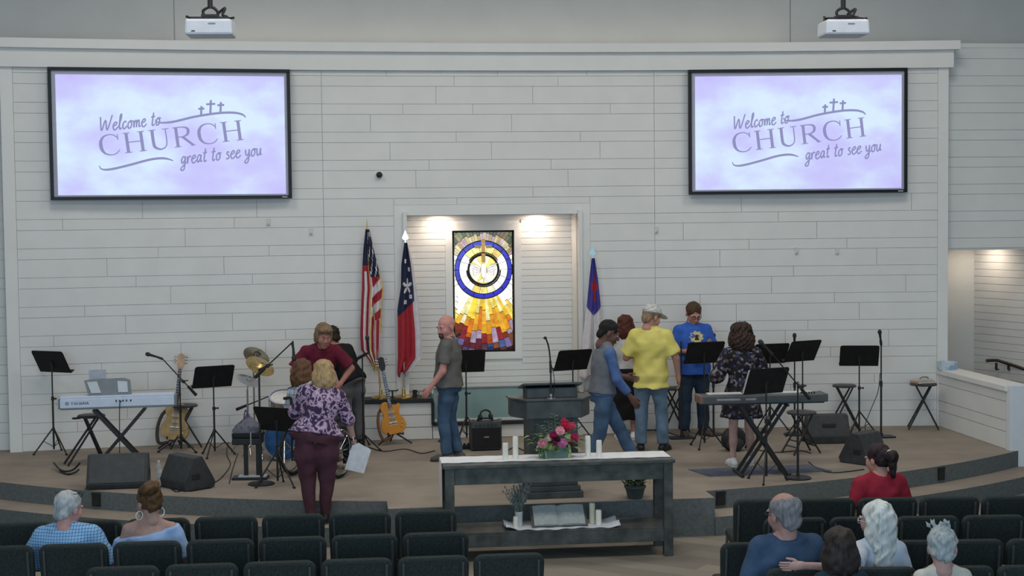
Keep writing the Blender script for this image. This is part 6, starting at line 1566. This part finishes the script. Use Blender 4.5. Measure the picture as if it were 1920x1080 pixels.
# woman behind the yellow shirt
a_loc = gz(1174, 824, PZ)
person('auburn-haired woman in a black skirt, mostly hidden behind the man in yellow', a_loc, 170, 1.64, 1.0, .95, fem=True, skin_c='#b98f80', shirt=dict(m=fabric('white_blouse', (.5, .5, .5)), sleeve=.7, hem=.1), dress=dict(m=fabric('black_skirt', (.016, .015, .016)), hem=.27, flare=.02, skirt=True), shoes=mat('white_shoe', 0), hair=('bob', HB('hair_auburn', '#3c1e18', '#5a3024')))
# ---- wheelchair and the woman sitting in it
wc = gz(600, 893, PZ); wc.y += .05; wth = 152
wh = thing('wheelchair', 'black wheelchair with purple front casters behind the woman in maroon trousers', 'wheelchair', wc, R_(wth))
TYRE = mat('tyre', (.02, .02, .02), .7); PURP = mat('purple_paint', (.13, .07, .22), .3, .3)
for s in (-1, 1):
    c = Vector((s*.30, .08, .305)); pts = [c+Vector((0, math.cos(2*math.pi*i/36)*.285, math.sin(2*math.pi*i/36)*.285)) for i in range(37)]
    w_ = MB().tube(pts, .019, 8, cap=False).build('wheel', TYRE, wh, True)
    MB().tube([c+Vector((0, math.cos(2*math.pi*i/36)*.262, math.sin(2*math.pi*i/36)*.262)) for i in range(37)], .008, 6, cap=False).build('rim', CHROME, w_, True)
    MB().tube([c+Vector((s*.035, math.cos(2*math.pi*i/36)*.25, math.sin(2*math.pi*i/36)*.25)) for i in range(37)], .008, 6, cap=False).build('push_ring', CHROME, w_, True)
    sp = MB().cyl(c-Vector((.03, 0, 0)), c+Vector((.03, 0, 0)), .03, n=12)
    for i in range(18): a = 2*math.pi*i/18; sp.cyl(c, c+Vector((0, math.cos(a)*.262, math.sin(a)*.262)), .0025, n=4)
    sp.build('spokes', CHROME, w_)
    c = Vector((s*.27, -.42, .068)); ct = MB().tube([c+Vector((0, math.cos(2*math.pi*i/20)*.055, math.sin(2*math.pi*i/20)*.055)) for i in range(21)], .013, 8, cap=False); cs = ct.build('caster', TYRE, wh, True)
    MB().cyl(c-Vector((.012, 0, 0)), c+Vector((.012, 0, 0)), .042, n=16).build('caster_hub', mat('hub_white', (.7, .7, .72), .4), cs, True)
    MB().tube([c+Vector((.03, 0, 0)), c+Vector((.03, .03, .09)), c+Vector((0, .04, .12)), c+Vector((0, .05, .20))], .013, 8).build('caster_fork', PURP, cs, True)
    MB().tube(smooth_path([(s*.25, -.37, .28), (s*.25, -.30, .44), (s*.25, .20, .44)], 5), .013, 8).tube(smooth_path([(s*.25, .20, .20), (s*.25, .20, .85), (s*.25, .22, .92), (s*.25, .33, .93)], 5), .013, 8).tube([(s*.25, -.35, .30), (s*.25, .20, .30)], .012, 8).build('side_frame', BLACKM, wh, True)
    MB().cyl((s*.25, .25, .93), (s*.25, .35, .93), .018, n=10).build('push_handle', BLACKP, wh, True)
    MB().b2(s*.27-.025, s*.27+.025, -.18, .14, .66, .69).build('arm_pad', BLACKP, wh, bevel=.008)
    MB().b2(s*.25-.006, s*.25+.006, -.15, .18, .46, .66).build('side_guard', mat('guard_grey', (.09, .09, .10), .6), wh)
    MB().tube(smooth_path([(s*.22, -.36, .40), (s*.20, -.50, .20), (s*.18, -.56, .10)], 5), .012, 8).build('leg_rest', BLACKM, wh, True)
    MB().b2(s*.10-.07, s*.10+.07, -.66, -.50, .07, .09).build('foot_plate', BLACKP, wh, bevel=.006)
MB().b2(-.24, .24, -.28, .20, .45, .50).build('seat', mat('seat_nylon', (.025, .025, .028), .8), wh, bevel=.015); MB().b2(-.24, .24, .19, .215, .50, .88).build('backrest', MATS['seat_nylon'], wh, bevel=.01)
MB().cyl((-.30, .08, .305), (.30, .08, .305), .014, n=8).build('axle', BLACKM, wh, True)
s_loc = wc
person('brown-haired woman in a blue and white plaid shirt sitting in the wheelchair', s_loc, wth, 1.68, 1.05, 1.0, fem=True, seated=True, pel=(.06, .06, .60), nk=(.13, -.04, .465), look=(18, 10), skin_c='#b88f80', legs={'L': ((.12, -.40, .60), (.10, -.52, .16)), 'R': ((-.12, -.40, .60), (-.10, -.52, .16))},
       arms={'L': ((.10, -.02, -.25), (.0, -.22, -.06)), 'R': ((-.10, -.02, -.25), (.0, -.22, -.06))}, shirt=dict(m=plaid_mat('shirt_plaid_pale', '#b9c0cc', '#5a6484', 16, .2, '#8e98b4'), sleeve=1.8, hem=.08, loose=.024, noise=.005), pants=dict(m=JEAND, name='jeans'), shoes=mat('black_shoe', 0), hair=('bob', HB('hair_chestnut', '#4a3324', '#6a4c36')))
# ---- people in the seats
def seat_at(px, y): return Vector((gy(px, 1000, y).x, y, 0))
l1 = seat_at(128, 11.72)
person('grey-haired man in a blue checked shirt with glasses pushed up, seated on the left', l1, 176, 1.62, 1.42, 1.15, seated=True, nk=(.0, .03, .475), hd_s=1.24, look=(-28, 10), skin_c='#c08f88', sw=1.12,
       arms={'L': ((.13, -.03, -.25), (-.05, -.2, -.05)), 'R': ((-.13, -.03, -.25), (.0, -.22, -.02))}, shirt=dict(m=plaid_mat('shirt_check_blue', '#8fb4d6', '#27507e', 44, .25, '#5f8fbe'), sleeve=.95, hem=.1, loose=.03, noise=.006), collar=MATS['shirt_check_blue'], pants=dict(m=JEAND, name='jeans'), shoes=mat('black_shoe', 0),
       hair=('short', HB('hair_silver', '#8d9294', '#b4b8ba')), glasses=('up', BLACKP))
l2 = seat_at(282, 11.74)
LB_ = fabric('top_pale_blue', (.30, .42, .66))
def hoops(i):
    for s in (-1, 1):
        c = Vector(i['hp'](s*.085, .012, -.066)); MB().tube([c+Vector((.022*math.cos(a), .026*math.cos(a), -.012+.034*math.sin(a))) for a in [2*math.pi*q/20 for q in range(21)]], .005, 6, cap=False).build('hoop_earring', mat('hoop_white', (.7, .68, .66), .3), i['root'], True)
person('woman with pinned-up brown hair, hoop earrings and an off-shoulder pale blue top', l2, 178, 1.60, 1.2, 1.1, seated=True, fem=True, look=(38, 8), hd_s=1.24, skin_c='#a58478', sw=1.2, arms={'L': ((.10, -.02, -.25), (-.04, -.2, -.05)), 'R': ((-.10, -.02, -.25), (.0, -.22, -.02))},
       shirt=dict(m=LB_, sleeve=.95, hem=.1, loose=.022, off=True, top=.86, noise=.006, cutplane=((0, 0, -.085), (.22, .12, 1)), name='top'), pants=dict(m=JEAND, name='jeans'), shoes=mat('black_shoe', 0), hair=('bun', HB('hair_caramel', '#37281a', '#5c442c')), extra=hoops)
l3 = seat_at(1650, 12.58)
person('woman in a red shirt with a dark ponytail in the front right row', l3, 186, 1.64, 1.25, 1.1, seated=True, fem=True, look=(22, 6), hd_s=1.24, skin_c='#b88a7c', sw=1.25, shirt=dict(m=fabric('red_shirt', (.28, .022, .040)), sleeve=.8, hem=.1, loose=.026, noise=.005), pants=dict(m=JEAND, name='jeans'), shoes=mat('black_shoe', 0), hair=('pony', HB('hair_espresso', '#1e1615', '#33262a')))
l4 = seat_at(1471, 10.14)
person('heavy-set balding man in a dark blue shirt seated on the right', l4, 184, 1.80, 1.48, 1.2, seated=True, look=(14, 6), hd_s=1.3, skin_c='#a8837a', sw=1.02, nk=(0, .03, .545), shirt=dict(m=fabric('shirt_slate_blue', (.045, .080, .145)), sleeve=.9, hem=.1, loose=.03, noise=.006), collar=MATS['shirt_slate_blue'], pants=dict(m=JEAND, name='jeans'), shoes=mat('black_shoe', 0), hair=('fringe', HB('hair_grey', '#5c5c60', '#85858a')), glasses=('on', BLACKP))
l5 = seat_at(1648, 10.10); th5 = 170
hw = to_local(l5, th5, gy(1502, 1060, 9.70)); he = to_local(l5, th5, gy(1602, 1066, 9.72)); hdv = to_local(l5, th5, gy(1455, 1064, 9.74))-hw
person('white-blonde long-haired woman with glasses resting her hand on the balding man', l5, th5, 1.60, 1.0, 1.0, seated=True, fem=True, look=(42, 4), hd_s=1.3, skin_c='#b8948c', arms={'L': (he, hw, hdv), 'R': None}, thumbs={'L': (0, 0, 1)}, curl=.25,
       shirt=dict(m=fabric('white_tee', (.52, .58, .68)), sleeve=.8, hem=.1, loose=.02), pants=dict(m=JEAND, name='jeans'), shoes=mat('black_shoe', 0), hair=('long', HB('hair_whiteblond', '#a7aaa4', '#d6dad8')), glasses=('on', mat('glasses_pale', (.5, .5, .52), .3)))
l6 = seat_at(1577, 9.36)
person('dark-haired person whose head shows at the bottom edge by the outstretched arm', l6, 180, 1.55, 1.0, 1.0, seated=True, fem=True, hd_s=1.25, skin_c='#a8806e', shirt=dict(m=fabric('dark_teal_top', (.02, .04, .05)), sleeve=.8, hem=.1), pants=dict(m=JEAND, name='jeans'), shoes=mat('black_shoe', 0), hair=('bob', HB('hair_umber', '#1d1715', '#37302e')))
l7 = seat_at(1768, 9.36)
person('person with tousled short grey hair at the bottom right edge', l7, 178, 1.50, 1.0, 1.0, seated=True, hd_s=1.35, look=(-15, 12), skin_c='#b8928a', shirt=dict(m=fabric('cream_top', (.55, .52, .46)), sleeve=.8, hem=.1), pants=dict(m=JEAND, name='jeans'), shoes=mat('black_shoe', 0), hair=('tousled', HB('hair_ashgrey', '#7a8284', '#a9b0b2')))
chair(l6.x, 9.06, 'dark padded chair under the dark-haired person at the bottom edge', 0); chair(l7.x, 9.06, 'dark padded chair under the grey-haired person at the bottom edge', 0)
